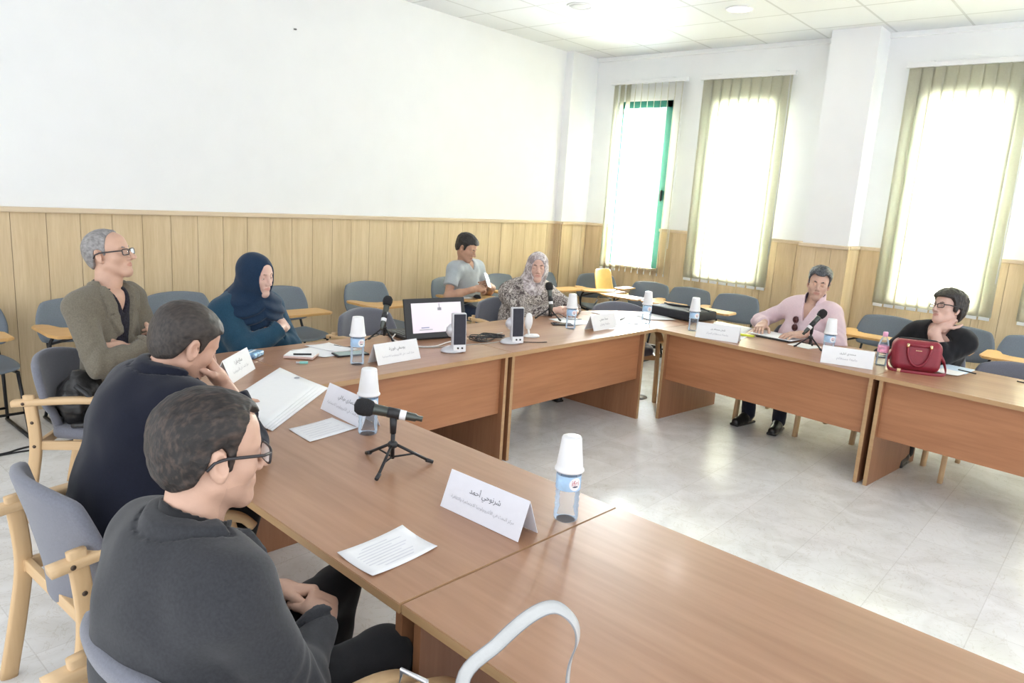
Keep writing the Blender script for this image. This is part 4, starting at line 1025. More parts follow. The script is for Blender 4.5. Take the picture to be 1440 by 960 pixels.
# ------------------------------------------------------------------ people
def skin(name, col): return mat(name, col, 0.5, var=0.05, scale=22, bump=0.05, bscale=260)
def sph(c, r): 
    c = V3(c); return lambda P: np.sqrt(((P-c)**2).sum(1))-F(r)
def head_sdf(w=1.0, jaw=1.0, nose=1.0, chin=1.0, brow=1.0, cheek=1.0, ears=True, fem=0.0):
    """face +Y, up +Z; about 0.235 tall, origin between the ears"""
    cran = smin(0.03, ell((0, -0.014, 0.036), (0.074*w, 0.096, 0.084)), ell((0, -0.045, 0.02), (0.066*w, 0.062, 0.07)))
    face = smin(0.03, ell((0, 0.030, -0.022), (0.060*w, 0.062, 0.082)), ell((0, 0.045, 0.045), (0.052*w, 0.042, 0.045)))
    jw = [cap((s*0.047*w*jaw, 0.000, -0.052), (s*0.014, 0.066, -0.096*chin), 0.021, 0.017) for s in (-1, 1)]
    ch = sph((0, 0.071, -0.098*chin), 0.0175)
    ck = [ell((s*0.040*w, 0.054, -0.020), (0.024*cheek, 0.022, 0.024)) for s in (-1, 1)]
    base = smin(0.028, cran, face, *jw, ch)
    base = smin(0.022, base, *ck)
    br = [cap((s*0.010, 0.0865, 0.020), (s*0.042*w, 0.073, 0.022), 0.0085*brow, 0.008*brow) for s in (-1, 1)]
    base = smin(0.016, base, *br)
    base = sub(0.016, base, *[ell((s*0.031, 0.100, 0.004), (0.020, 0.020, 0.0135)) for s in (-1, 1)])
    lids = [sph((s*0.0305, 0.0715, 0.003), 0.0148) for s in (-1, 1)]
    base = smin(0.007, base, *lids)
    nz = smin(0.010, cap((0, 0.087, 0.014), (0, 0.112*nose, -0.026), 0.0078, 0.0095), sph((0, 0.1145*nose, -0.031), 0.0105), sph((0.0115, 0.099, -0.036), 0.0085), sph((-0.0115, 0.099, -0.036), 0.0085))
    base = smin(0.010, base, nz)
    base = sub(0.004, base, *[sph((s*0.0065, 0.103, -0.0425), 0.0038) for s in (-1, 1)])
    mou = ell((0, 0.078, -0.063), (0.027, 0.016, 0.018)); base = smin(0.014, base, mou)
    lips = [cap((-0.021, 0.0865, -0.0600), (0, 0.0925, -0.0575), 0.0035, 0.0052), cap((0.021, 0.0865, -0.0600), (0, 0.0925, -0.0575), 0.0035, 0.0052), cap((-0.017, 0.0865, -0.0665), (0.017, 0.0865, -0.0665), 0.0046), cap((-0.008, 0.0895, -0.0680), (0.008, 0.0895, -0.0680), 0.0052)]
    base = smin(0.005, base, *lips)
    base = sub(0.003, base, cap((-0.021, 0.0945, -0.0625), (0.021, 0.0945, -0.0625), 0.0018))
    if ears:
        for s in (-1, 1):
            R = np.array(rotm(0.12, 0, s*-0.42) @ rotm(0, s*0.12, 0))
            e = sub(0.006, ell((s*0.079*w, -0.012, -0.004), (0.0085, 0.0195, 0.034), R), ell((s*0.0875*w, -0.0075, 0.000), (0.0085, 0.0115, 0.0205), R))
            lobe = sph((s*0.073*w, -0.004, -0.032), 0.0085)
            base = smin(0.006, base, e, lobe)
    return base
def neck_sdf(tilt=(0, 0), r=1.0, low=(0, -0.045, -0.20)):
    return smin(0.03, cap((0, -0.022, -0.055), low, 0.052*r, 0.057*r), cap((0, 0.03, -0.085), (0, 0.0, -0.14), 0.02, 0.03))
def hair_sdf(w, zline, t, bump=0.0, seed=0, tt=None, side=1.0):
    """cap of hair: offset skull above the hairline zline(y, |x|); t thickness, tt extra on top"""
    cran = smin(0.03, ell((0, -0.014, 0.036), (0.074*w, 0.096, 0.084)), ell((0, -0.045, 0.02), (0.066*w, 0.062, 0.07)), ell((0, 0.045, 0.045), (0.052*w, 0.042, 0.045)), ell((0, -0.02, -0.02), (0.069*w, 0.075, 0.07)))
    def f(P):
        d = cran(P)-t*side
        if tt: d = d-(tt*np.clip((P[:, 2]-0.03)/0.07, 0, 1)).astype(F)
        if bump: d = d+(bump*wob(P, 75, seed)+0.6*bump*wob(P, 160, seed+2)).astype(F)
        h = (zline(P[:, 1], np.abs(P[:, 0]))-P[:, 2])*0.75
        return smax2(0.006, d, h.astype(F))
    return f
def lerpf(xs, zs): return lambda y: np.interp(y, xs, zs)
def hline(pts, temple=0.0):
    f = lerpf([p[0] for p in pts], [p[1] for p in pts])
    return lambda y, ax: f(y)+temple*np.exp(-((ax-0.045)/0.016)**2)*(y > 0.03)
HAIR_M = [(-0.12, -0.058), (-0.07, -0.060), (-0.045, -0.040), (-0.033, -0.005), (-0.024, 0.026), (-0.005, 0.032), (0.006, 0.018), (0.011, -0.012), (0.022, -0.010), (0.031, 0.036), (0.055, 0.064), (0.10, 0.072)]
FL = [(0.046, 0.027, 0.022), (0.050, 0.031, 0.023), (0.046, 0.029, 0.022), (0.036, 0.022, 0.019)]
def hand_sdf(side, curl, thumb=(0.5, 0.3), spread=0.06):
    """fingers +Y, back of hand +Z; side +1 right, -1 left; curl: 4 x 3 joint bends (radians)"""
    ths = -side
    parts = [smin(0.02, rbox((0, 0.048, 0), (0.040, 0.050, 0.0145), 0.014), ell((ths*0.022, 0.03, -0.008), (0.02, 0.032, 0.014)), ell((-ths*0.024, 0.035, -0.006), (0.014, 0.035, 0.012)))]
    wr = cap((0, -0.075, 0), (0, 0.012, 0), 0.027, 0.026)
    palm = smin(0.024, parts[0], wr)
    fs = []
    for k in range(4):
        x = ths*(0.030-0.0205*k); p = Vector((x, 0.088-(0.003 if k in (0, 2) else 0.012 if k == 3 else 0), 0.0)); a = 0.0; yaw = (1.5-k)*spread*ths
        r = (0.0098, 0.0100, 0.0096, 0.0084)[k]; ch = []
        for j in range(3):
            a += curl[k][j]
            d = Vector((math.sin(yaw)*math.cos(a), math.cos(yaw)*math.cos(a), -math.sin(a)))
            q = p+d*FL[k][j]; ch.append(cap(tuple(p), tuple(q), r, r*0.90)); p = q; r *= 0.90
        fs.append(smin(0.004, *ch))
    t0 = Vector((ths*0.026, 0.018, -0.008)); d1 = Vector((ths*0.72, 0.68, -0.25-thumb[0]*0.5)).normalized(); t1 = t0+d1*0.044
    d2 = (d1+Vector((-ths*thumb[1], 0.35, -0.15))).normalized(); t2 = t1+d2*0.034; d3 = (d2+Vector((-ths*thumb[1]*0.8, 0.2, -0.05))).normalized(); t3 = t2+d3*0.027
    th = smin(0.006, cap(tuple(t0), tuple(t1), 0.0145, 0.0118), cap(tuple(t1), tuple(t2), 0.0112, 0.0102), cap(tuple(t2), tuple(t3), 0.0102, 0.0085))
    A = smin(0.008, palm, th)
    def f(P):
        d = A(P); 
        for g in fs:
            e = g(P); h = np.maximum(0.006-np.abs(d-e), 0)/0.006; d = np.minimum(d, e)-h*h*0.0015
        return d
    return f
CURL = {'relax': [(0.25, 0.35, 0.25)]*4, 'fist': [(1.25, 1.45, 0.9)]*4, 'hold': [(0.7, 0.9, 0.5), (0.75, 0.95, 0.5), (0.8, 1.0, 0.5), (0.85, 1.0, 0.5)], 'flat': [(0.08, 0.12, 0.08)]*4, 'clasp': [(0.9, 0.7, 0.4), (0.95, 0.7, 0.4), (1.0, 0.75, 0.4), (1.05, 0.8, 0.4)]}
def elbow_ik(s, w, l1, l2, pole):
    s, w = Vector(s), Vector(w); d = w-s; L = min(d.length, (l1+l2)*0.999); d.normalize()
    a = (l1*l1-l2*l2+L*L)/(2*L); h = math.sqrt(max(0, l1*l1-a*a)); p = Vector(pole); p = p-d*p.dot(d); p.normalize()
    return s+d*a+p*h
def bbox(pts, m): 
    a = np.array([tuple(p) for p in pts]); return a.min(0)-m, a.max(0)+m
class Person:
    def __init__(s, label, x, y, heading, skincol, name):
        s.root = thing('person', label, 'person', (x, y, 0), math.radians(heading-90))
        s.W = Matrix.Translation((x, y, 0)) @ Matrix.Rotation(math.radians(heading-90), 4, 'Z'); s.I = s.W.inverted(); s.hd = heading
        s.skin = skin(name+'_skin', skincol); s.n = name
        s.lip = skin(name+'_lips', (skincol[0]*0.86, skincol[1]*0.66, skincol[2]*0.66)); s.jawm = skin(name+'_jaw', tuple(c*0.90 for c in skincol)); s.parts = []
        s.k = 1.03; s.head_scale = 1.06
    def L(s, p): return s.I @ Vector(p)
    def D(s, d): return (s.I.to_3x3() @ Vector(d)).normalized()
    def pose(s, hip=(0, -0.02, 0.545), neck=(0, -0.02, 1.02), head=None, head_heading=None, pitch=0.0, roll=0.0, shw=0.185, shdrop=0.055, hunch=0.0):
        s.hip, s.neck = Vector(hip), Vector(neck); s.headp = s.L(head) if head else s.neck+Vector((0, 0.03, 0.19))
        sp = (s.neck-s.hip).normalized(); s.up = sp; s.fw = Vector((1, 0, 0)).cross(sp)*-1; s.fw = sp.cross(Vector((1, 0, 0))); s.fw = s.fw if s.fw.y > 0 else -s.fw
        s.sh = {q: s.neck+Vector((q*shw, 0, 0))-sp*shdrop+s.fw*hunch for q in (1, -1)}
        s.chest = s.hip.lerp(s.neck, 0.70)-s.fw*0.01; s.belly = s.hip.lerp(s.neck, 0.30)+s.fw*0.012
        hh = math.radians((head_heading if head_heading is not None else s.hd)-s.hd)
        s.HM = Matrix.Translation(s.headp) @ (Matrix.Rotation(hh, 4, 'Z') @ Matrix.Rotation(pitch, 4, 'X') @ Matrix.Rotation(roll, 4, 'Y')) @ Matrix.Scale(s.head_scale, 4)
        s.TM = Matrix(((1, s.fw.x, sp.x, s.neck.x), (0, s.fw.y, sp.y, s.neck.y), (0, s.fw.z, sp.z, s.neck.z), (0, 0, 0, 1)))   # torso frame at the neck base
        s.arm = {}; s.hand = {}
    def arms(s, side, wrist, fdir, pnorm, pole=(0.5, -0.3, -1), curl='relax', thumb=(0.4, 0.3), l1=0.285, l2=0.255, elbow=None, world=True, spread=0.06, hs=1.05):
        """side +1 right hand; wrist and directions in world; pnorm: direction the BACK of the hand faces"""
        w = s.L(wrist) if world else Vector(wrist); fd = s.D(fdir) if world else Vector(fdir).normalized(); pn = s.D(pnorm) if world else Vector(pnorm).normalized()
        pole = Vector((side*pole[0], pole[1], pole[2]))
        e = (s.L(elbow) if elbow else elbow_ik(s.sh[side], w, l1*s.k, l2*s.k, pole))
        s.arm[side] = (s.sh[side], e, w)
        x = fd.cross(pn).normalized(); z = x.cross(fd).normalized()
        M = Matrix(((x.x, fd.x, z.x, w.x), (x.y, fd.y, z.y, w.y), (x.z, fd.z, z.z, w.z), (0, 0, 0, 1))) @ Matrix.Scale(hs, 4) @ Matrix.Translation((0, 0.045, 0))
        c = CURL[curl] if isinstance(curl, str) else curl
        s.hand[side] = (hand_sdf(side, c, thumb, spread), M)
    def legs(s, knees=None, ankles=None, kz=0.52, ky=0.41, ay=0.36, kx=0.115, ax=0.12):
        s.leg = {}
        for q in (1, -1):
            h = s.hip+Vector((q*0.088, 0.0, -0.005)); k = s.L(knees[q]) if knees else Vector((q*kx, ky, kz)); a = s.L(ankles[q]) if ankles else Vector((q*ax, ay, 0.095))
            s.leg[q] = (h, k, a)
    # ---- solids
    def torso(s, fat=1.0, belly=1.0, grow=0.0, bust=0.0):
        R = np.array(s.TM.to_3x3())
        g = grow
        ps = [ell(s.hip+s.up*0.02, (0.165*fat+g, 0.118*fat+g, 0.125+g), R), ell(s.belly, (0.150*fat*belly+g, 0.112*fat*belly+g, 0.16+g), R), ell(s.chest, (0.160*fat+g, 0.108*fat+g, 0.185+g), R),
              cap(s.sh[1].lerp(s.neck, 0.22), s.sh[-1].lerp(s.neck, 0.22), 0.066+g), cap(s.neck-s.up*0.035, s.sh[1].lerp(s.neck, 0.1), 0.058+g, 0.056+g), cap(s.neck-s.up*0.035, s.sh[-1].lerp(s.neck, 0.1), 0.058+g, 0.056+g)]
        if bust:
            c = s.chest+s.up*0.0
            ps += [ell(c+s.fw*0.075+Vector((q*0.068, 0, 0))-s.up*0.015, (0.068*bust+g, 0.062*bust+g, 0.07*bust+g), R) for q in (1, -1)]
        return smin(0.06, *ps)
    def sleeve(s, q, r=(0.066, 0.054, 0.040), upto=1.0):
        a, e, w = s.arm[q]
        if upto < 1.0: return cap(a, a.lerp(e, upto+0.10), r[0], r[1]*1.12)
        return smin(0.03, cap(a, e, r[0], r[1]), cap(e, e.lerp(w, 0.99), r[1], r[2]))
    def body(s, hd, stub=True, zone=None, mats=None, neck_r=1.0, bare=0.0, lipcol=True, h=0.0036):
        low = s.HM.inverted() @ (s.neck-s.up*0.03)
        hs_ = frame(smin(0.018, hd, neck_sdf(r=neck_r, low=tuple(low))), s.HM)
        lo, hi = bbox([s.headp], 0.175); lo = np.minimum(lo, np.array(tuple(s.neck))-0.08); hi = np.maximum(hi, np.array(tuple(s.neck))+0.05)
        parts = [(hs_, lo, hi, h)]
        tor = smin(0.04, s.torso(0.86), *[smin(0.02, cap(a, e, 0.046, 0.038), cap(e, w, 0.040, 0.026)) for a, e, w in s.arm.values()], *[smin(0.02, cap(h_, k, 0.07, 0.048), cap(k, a, 0.046, 0.034)) for h_, k, a in s.leg.values()])
        pts = [s.hip, s.neck]+[p for t in list(s.arm.values())+list(s.leg.values()) for p in t]
        lo, hi = bbox(pts, 0.17); parts.append((tor, lo, hi, 0.011))
        for q, (f, M) in s.hand.items():
            c = M @ Vector((0, 0.05, -0.02)); lo, hi = bbox([c], 0.135)
            fa = frame(f, M)
            if bare: 
                a, e, w = s.arm[q]; fa = smin(0.02, fa, cap(a.lerp(e, 0.4), e, 0.046, 0.041), cap(e, e.lerp(w, 0.45), 0.043, 0.041), cap(e.lerp(w, 0.4), w, 0.042, 0.028)); lo, hi = bbox([c, e, a.lerp(e, 0.4)], 0.1); lo2, hi2 = bbox([c], 0.135); lo = np.minimum(lo, lo2); hi = np.maximum(hi, hi2)
            parts.append((fa, lo, hi, 0.0036 if not bare else 0.0045))
        Hi = np.array(s.HM.inverted())
        def zn(P):
            p = P@Hi[:3, :3].T+Hi[:3, 3]; z = np.zeros(len(P), int)
            ax = np.abs(p[:, 0]); lipz = (np.abs(p[:, 2]+0.0625) < 0.0095*np.sqrt(np.clip(1-(ax/0.0235)**2, 0, 1))) & (p[:, 1] > 0.080)
            z[lipz] = 1
            if zone: z[(z == 0) & zone(p)] = 2
            return z
        o = solid('body', parts, [s.skin, s.lip, s.jawm], s.root, zn)
        # eyes
        return o
    def eyes(s, half=0.0, iris=(0.05, 0.03, 0.02), look=0.0):
        for q in (1, -1):
            mb = MB(); M = s.HM @ Matrix.Translation((q*0.0305, 0.0748, 0.0035)) @ Matrix.Rotation(-PI/2, 4, 'X') @ Matrix.Rotation(look, 4, 'Y')
            r = 0.0132
            prof = [(r*math.sin(a), r*math.cos(a)) for a in (PI*0.6, PI*0.45, PI*0.35, PI*0.25, 0.50)]
            mb.lathe(prof, mat('eye_white', (0.74, 0.72, 0.70), 0.25, var=0.02), 18, M=M, caps=False)
            mb.lathe([(r*math.sin(a), r*math.cos(a)) for a in (0.50, 0.22, 0.02)], mat(s.n+'_iris', iris, 0.15), 18, M=M, caps=False)
            mb.build('eye', s.root)
            # lids, closing over the eyeball
            up = sub(0.002, sph((q*0.0305, 0.0748, 0.0035), 0.0150), half_space((0, -0.25, -1), (q*0.0305, 0.0748, 0.0075-half*0.0125)), sph((q*0.0305, 0.0748, 0.0035), 0.0128))
            lw = sub(0.002, sph((q*0.0305, 0.0748, 0.0035), 0.0146), half_space((0, -0.2, 1), (q*0.0305, 0.0748, -0.0022)), sph((q*0.0305, 0.0748, 0.0035), 0.0128))
            c = s.HM @ Vector((q*0.0305, 0.0748, 0.0035)); lo, hi = bbox([c], 0.02)
            f = frame(lambda P, up=up, lw=lw: np.minimum(up(P), lw(P)), s.HM)
            solid('eyelid', [(f, lo, hi, 0.0016)], s.skin, s.root)
    def brows(s, m, thick=1.0, raise_=0.0, half=False):
        for q in (1, -1):
            f = smin(0.003, cap((q*0.012, 0.0925, 0.0215+raise_), (q*0.030, 0.0885, 0.0255+raise_), 0.0034*thick, 0.0032*thick), cap((q*0.030, 0.0885, 0.0255+raise_), (q*0.047, 0.0735, 0.0205+raise_), 0.0032*thick, 0.0016))
            c = s.HM @ Vector((q*0.03, 0.086, 0.022)); lo, hi = bbox([c], 0.035)
            solid('eyebrow', [(frame(f, s.HM), lo, hi, 0.0022)], m, s.root)
    def hair(s, f, m, h=0.0042, name='hair', mg=0.165):
        lo, hi = bbox([s.headp], mg); return solid(name, [(frame(f, s.HM), lo, hi, h)], m, s.root)
    def trousers(s, m, r=(0.088, 0.064, 0.054), name='trousers', h=0.0085):
        fs = [smin(0.03, cap(a, k, r[0], r[1]), cap(k, b+Vector((0, 0, -0.015)), r[1], r[2])) for a, k, b in s.leg.values()]
        f = wrinkle(smin(0.035, ell(s.hip+Vector((0, 0, -0.01)), (0.175, 0.13, 0.105)), *fs), 0.003, 24, 2.2)
        lo, hi = bbox([p for t in s.leg.values() for p in t]+[s.hip], 0.20); return solid(name, [(f, lo, hi, h)], m, s.root)
    def shoes(s, m, dirs=None):
        for q in (1, -1):
            h, k, a = s.leg[q]; d = s.D(dirs[q]) if dirs else Vector((q*0.15, 1, 0)).normalized(); x = Vector((d.y, -d.x, 0))
            M = Matrix(((x.x, d.x, 0, a.x), (x.y, d.y, 0, a.y), (0, 0, 1, 0), (0, 0, 0, 1)))
            f = smin(0.03, ell((0, 0.02, 0.055), (0.036, 0.07, 0.055)), cap((0, 0.06, 0.045), (0, 0.165, 0.033), 0.040, 0.034), cap((0, -0.02, 0.075), (0, -0.015, 0.13), 0.042, 0.044))
            f = inter(0.006, f, lambda P: 0.001-P[:, 2]); sole = inter(0.003, rbox((0, 0.065, 0.012), (0.040, 0.132, 0.012), 0.011), lambda P: P[:, 2]-0.022)
            lo, hi = bbox([M @ Vector((0, 0.06, 0.05))], 0.19); o = solid('shoe', [(frame(lambda P, f=f, so=sole: np.minimum(f(P), so(P)), M), lo, hi, 0.006)], m, s.root)
    def front(s, P):
        """torso-frame coordinates of points"""
        T = np.array(s.TM.inverted()); return P@T[:3, :3].T.astype(F)+T[:3, 3].astype(F)
    def garment(s, name, m, grow=0.012, fat=1.0, belly=1.0, r=(0.066, 0.054, 0.042), neckline='crew', deep=0.28, wide=0.055, lapel=0.0, upto=1.0, wr=0.0035, ws=20, seed=1.0, h=0.007, hem=None, arms=(1, -1), collar=0.0, bust=0.0, mats=None, zone=None, neckr=0.066, cuffgap=0.0, fold=0.0035, armk=0.045):
        tor = s.torso(fat, belly, grow, bust); sl = [s.sleeve(q, r, upto) for q in arms]
        base = wrinkle(smin(armk, tor, *sl), wr, ws, seed)
        ndir = (s.headp-s.neck).normalized()
        nk = cap(s.neck-s.up*0.05, s.neck+ndir*0.2, neckr, neckr*0.98)
        folds = []
        for q in arms:
            if upto >= 1.0:
                a, e, w_ = s.arm[q]; folds.append((V3(e), V3((w_-a).normalized()), V3((a-e).normalized())))
        def f(P):
            d = base(P); p = s.front(P)
            for e_, ax_, up_ in folds:
                v = P-e_; r2 = (v*v).sum(1); t_ = v@ax_; d = d+(F(fold)*np.exp(-r2/0.0105)*np.sin(t_*115+2.5*np.sin((v@up_)*24))).astype(F)
            x, y, z = np.abs(p[:, 0]), p[:, 1], p[:, 2]
            if lapel:
                w = wide*np.clip((z+deep)/deep, 0, 1.2)+0.006
                lw = lapel*np.clip((z+deep)/deep*1.6, 0.15, 1.0)*np.clip((0.06-z)/0.05, 0, 1)
                dn = nk(P); edge = np.maximum(np.maximum(w-x, x-(w+lw)), np.maximum(-y+0.0, -(z+deep)))
                leaf = np.maximum(dn-0.042-0.008*np.clip(y/0.05, -1, 1), y-0.035); edge = np.minimum(edge, leaf)
                d = np.where(edge < 0, d-0.0125*np.clip(-edge/0.003, 0, 1), d+np.where((edge < 0.007) & (z > -deep), 0.005, 0))
                # notch between collar and lapel
                nt = np.abs(z+0.075+(x-w)*0.5); d = np.where((edge < 0) & (x > w+lw*0.55) & (nt < 0.006), d+0.008, d)
            if collar:
                dn = nk(P); ring = np.maximum(np.abs(dn-0.0065)-0.0055, np.maximum(z-collar-0.035+0.80*(y+0.05), -z-0.06)); d = -smax2(0.010, -d, -ring)
            if neckline in ('V', 'jacket'):
                w = wide*np.clip((z+deep)/deep, 0, 1.4); cut = np.maximum(x-w, -(y+0.01)); cut = np.maximum(cut, -(z+deep)); d = smax2(0.004, d, -cut.astype(F))
                if collar == 0: d = smax2(0.006, d, -nk(P))
            d = smax2(0.006, d, -nk(P)) if True else d
            if hem is not None: d = smax2(0.01, d, (hem-P[:, 2]).astype(F))
            for q in arms:
                if upto >= 1.0:
                    a, e, w_ = s.arm[q]; t = (w_-e).normalized(); c = e.lerp(w_, 0.985-cuffgap); tt = V3(t); cc = V3(c); pl = (P-cc)@tt
                    near = np.sqrt(((P-cc)**2).sum(1))-0.09; d = smax2(0.004, d, np.where(near < 0, pl, -1).astype(F))
                else:
                    a, e, w_ = s.arm[q]; t = V3((e-a).normalized()); c = V3(a.lerp(e, upto)); pl = (P-c)@t; near = np.sqrt(((P-c)**2).sum(1))-0.12
                    d = smax2(0.004, d, np.where(near < 0, pl, -1).astype(F))
            return d
        pts = [s.hip-s.up*0.12, s.neck+s.up*0.06]+[p for q in arms for p in (s.arm[q] if upto >= 1 else s.arm[q][:2])]
        lo, hi = bbox(pts, 0.20+grow+0.12*max(0, fat-1)); 
        return solid(name, [(f, lo, hi, h)], mats or m, s.root, zone)
    def shirt(s, m, collar=0.03, grow=0.006, fat=1.0, belly=1.0, spread=True, h=0.006, neckr=0.060, deep=0.10, wide=0.04, neckline='V', cm=None):
        tor = s.torso(fat, belly, grow); ndir = (s.headp-s.neck).normalized(); nk = cap(s.neck-s.up*0.05, s.neck+ndir*0.2, neckr, neckr)
        def f(P):
            d = tor(P); p = s.front(P); x, y, z = np.abs(p[:, 0]), p[:, 1], p[:, 2]
            w = wide*np.clip((z+deep)/deep, 0, 1.6); cut = np.maximum(np.maximum(x-w, -y), -(z+deep))
            d = smax2(0.004, d, -nk(P))
            if neckline == 'V': d = smax2(0.004, d, -cut.astype(F))
            if collar:
                dn = nk(P); ring = np.maximum(np.abs(dn-0.006)-0.0045, np.maximum(z-collar-0.035+0.42*(y+0.05), -z-0.06)); ring = np.maximum(ring, -np.maximum(np.maximum(x-(0.008+0.03*np.clip((z+0.05)/0.06, 0, 1)), -y), -1)) if True else ring
                d = np.minimum(d, ring)
            return d
        lo, hi = bbox([s.neck, s.hip], 0.24); return solid('shirt', [(f, lo, hi, h)], m, s.root)
    def hijab(s, m, face=(0.050, 0.070, 0.079), fz=-0.012, drape=(0.185, 0.135, 0.115), dz=-0.03, dy=0.02, amp=0.005, freq=55, tail=None, h=0.0055, thick=0.011, seed=0.0, nr=0.12):
        cran = smin(0.04, ell((0, -0.014, 0.036), (0.074, 0.096, 0.084)), ell((0, -0.045, 0.02), (0.066, 0.062, 0.07)), ell((0, 0.026, -0.020), (0.062, 0.062, 0.088)), ell((0, -0.03, -0.05), (0.066, 0.066, 0.08)))
        Hi = np.array(s.HM.inverted()).astype(F); sc = s.head_scale
        ext = [cap(s.headp-s.up*0.045-s.fw*0.015, s.neck-s.fw*0.01, 0.084, nr), ell(s.neck+s.up*dz+s.fw*dy, drape, np.array(s.TM.to_3x3()))]
        if tail: ext += [ell(s.neck+s.up*tail[2]+s.fw*tail[1]+Vector((tail[0], 0, 0)), tail[3], np.array(s.TM.to_3x3()))]
        fo = ell((0, 0.092, fz), face)
        def f(P):
            q = P@Hi[:3, :3].T+Hi[:3, 3]
            d = (cran(q)-F(thick))*F(sc)
            e = smin(0.05, *ext)(P)
            t = s.front(P); z = t[:, 2]; w = np.clip((0.10-z)/0.10, 0, 1)
            e = e+(amp*w*np.sin(freq*(z+0.55*np.abs(t[:, 0]-0.03)+0.25*t[:, 1])+seed+2.2*np.sin(9*t[:, 0]+seed))).astype(F)
            k = 0.06; hh = np.maximum(k-np.abs(d-e), 0)/k; d = np.minimum(d, e)-hh*hh*k*0.25
            d = d+(0.0022*wob(P, 38, seed)).astype(F)
            return smax2(0.008, d, -fo(q)*F(sc))
        lo, hi = bbox([s.headp], 0.17); lo2, hi2 = bbox([s.neck+s.up*dz+s.fw*dy], max(drape)+0.07)
        if tail:
            lo3, hi3 = bbox([s.neck+s.up*tail[2]+s.fw*tail[1]+Vector((tail[0], 0, 0))], max(tail[3])+0.05); lo2 = np.minimum(lo2, lo3); hi2 = np.maximum(hi2, hi3)
        return solid('hijab', [(f, np.minimum(lo, lo2), np.maximum(hi, hi2), h)], m, s.root)
    def collar(s, m, neckr=0.062, top=0.085, bot=0.02, gap=0.02, gapk=0.25, flare=0.0, th=0.004, name='collar', h=0.005):
        ndir = (s.headp-s.neck).normalized(); nk = cap(s.neck-s.up*0.05, s.neck+ndir*0.2, neckr, neckr)
        def f(P):
            p = s.front(P); x, y, z = np.abs(p[:, 0]), p[:, 1], p[:, 2]
            dn = nk(P)-F(0.006)-(flare*np.clip((top-z)/(top-bot), 0, 1.3)).astype(F)
            tp = top-0.030*np.clip(y/0.06, -0.3, 1)
            d = np.maximum(np.abs(dn)-th, np.maximum(z-tp, bot-0.030*np.clip(y/0.06, 0, 1)-z))
            return np.maximum(d, np.where(y > 0, gap+gapk*np.clip(z-bot, 0, 1)-x, -1)).astype(F)
        lo, hi = bbox([s.neck], 0.17); return solid(name, [(f, lo, hi, h)], m, s.root)
    def glasses(s, m, lens, w=0.028, hgt=0.017, z=0.002, square=True, lensm=None):
        g = MB(); y = 0.104
        def T(p): return s.HM @ Vector(p)
        for q in (1, -1):
            n = 20; ring = []
            for k in range(n):
                a = 2*PI*k/n; e = 0.45 if square else 0.9
                ca, sa = math.cos(a), math.sin(a); ca = math.copysign(abs(ca)**e, ca); sa = math.copysign(abs(sa)**e, sa)
                x = q*0.0335+ca*w; ring.append(T((x, y-0.9*max(0, abs(x)-0.02)**1.0*0.16, z-0.002+sa*hgt)))
            g.tube(ring, 0.0027*s.head_scale, m, 6, closed=True)
            g.tube([T((q*(0.0335+w), y-0.006, z+0.006)), T((q*0.079, 0.075, z+0.008)), T((q*0.084, 0.0, z+0.010)), T((q*0.083, -0.022, z+0.004)), T((q*0.080, -0.035, z-0.012))], 0.0034*s.head_scale, m, 6)
        g.tube([T((-0.0065, y, z+0.004)), T((0, y+0.003, z+0.006)), T((0.0065, y, z+0.004))], 0.0022*s.head_scale, m, 6)
        go = g.build('glasses', s.root)
        for q in (1, -1):
            n = 20; vs = []
            for k in range(n):
                a = 2*PI*k/n; e = 0.45 if square else 0.9; ca, sa = math.cos(a), math.sin(a); ca = math.copysign(abs(ca)**e, ca); sa = math.copysign(abs(sa)**e, sa)
                x = q*0.0335+ca*w; vs.append((x, y-0.9*max(0, abs(x)-0.02)*0.16, z-0.002+sa*hgt))
            poly = [T(v) for v in vs]+[T((v[0], v[1]-0.0016, v[2])) for v in vs]
            fs = [tuple(range(n)), tuple(range(2*n-1, n-1, -1))]+[(k, (k+1) % n, n+(k+1) % n, n+k) for k in range(n)]
            MB().add(poly, fs, lensm or see_through('spectacle_lens', (0.985, 0.985, 0.99), 0.995, 0.03, ior=1.12)).build('lens', go)
        return go
def half_space(n, p): return half(n, p)
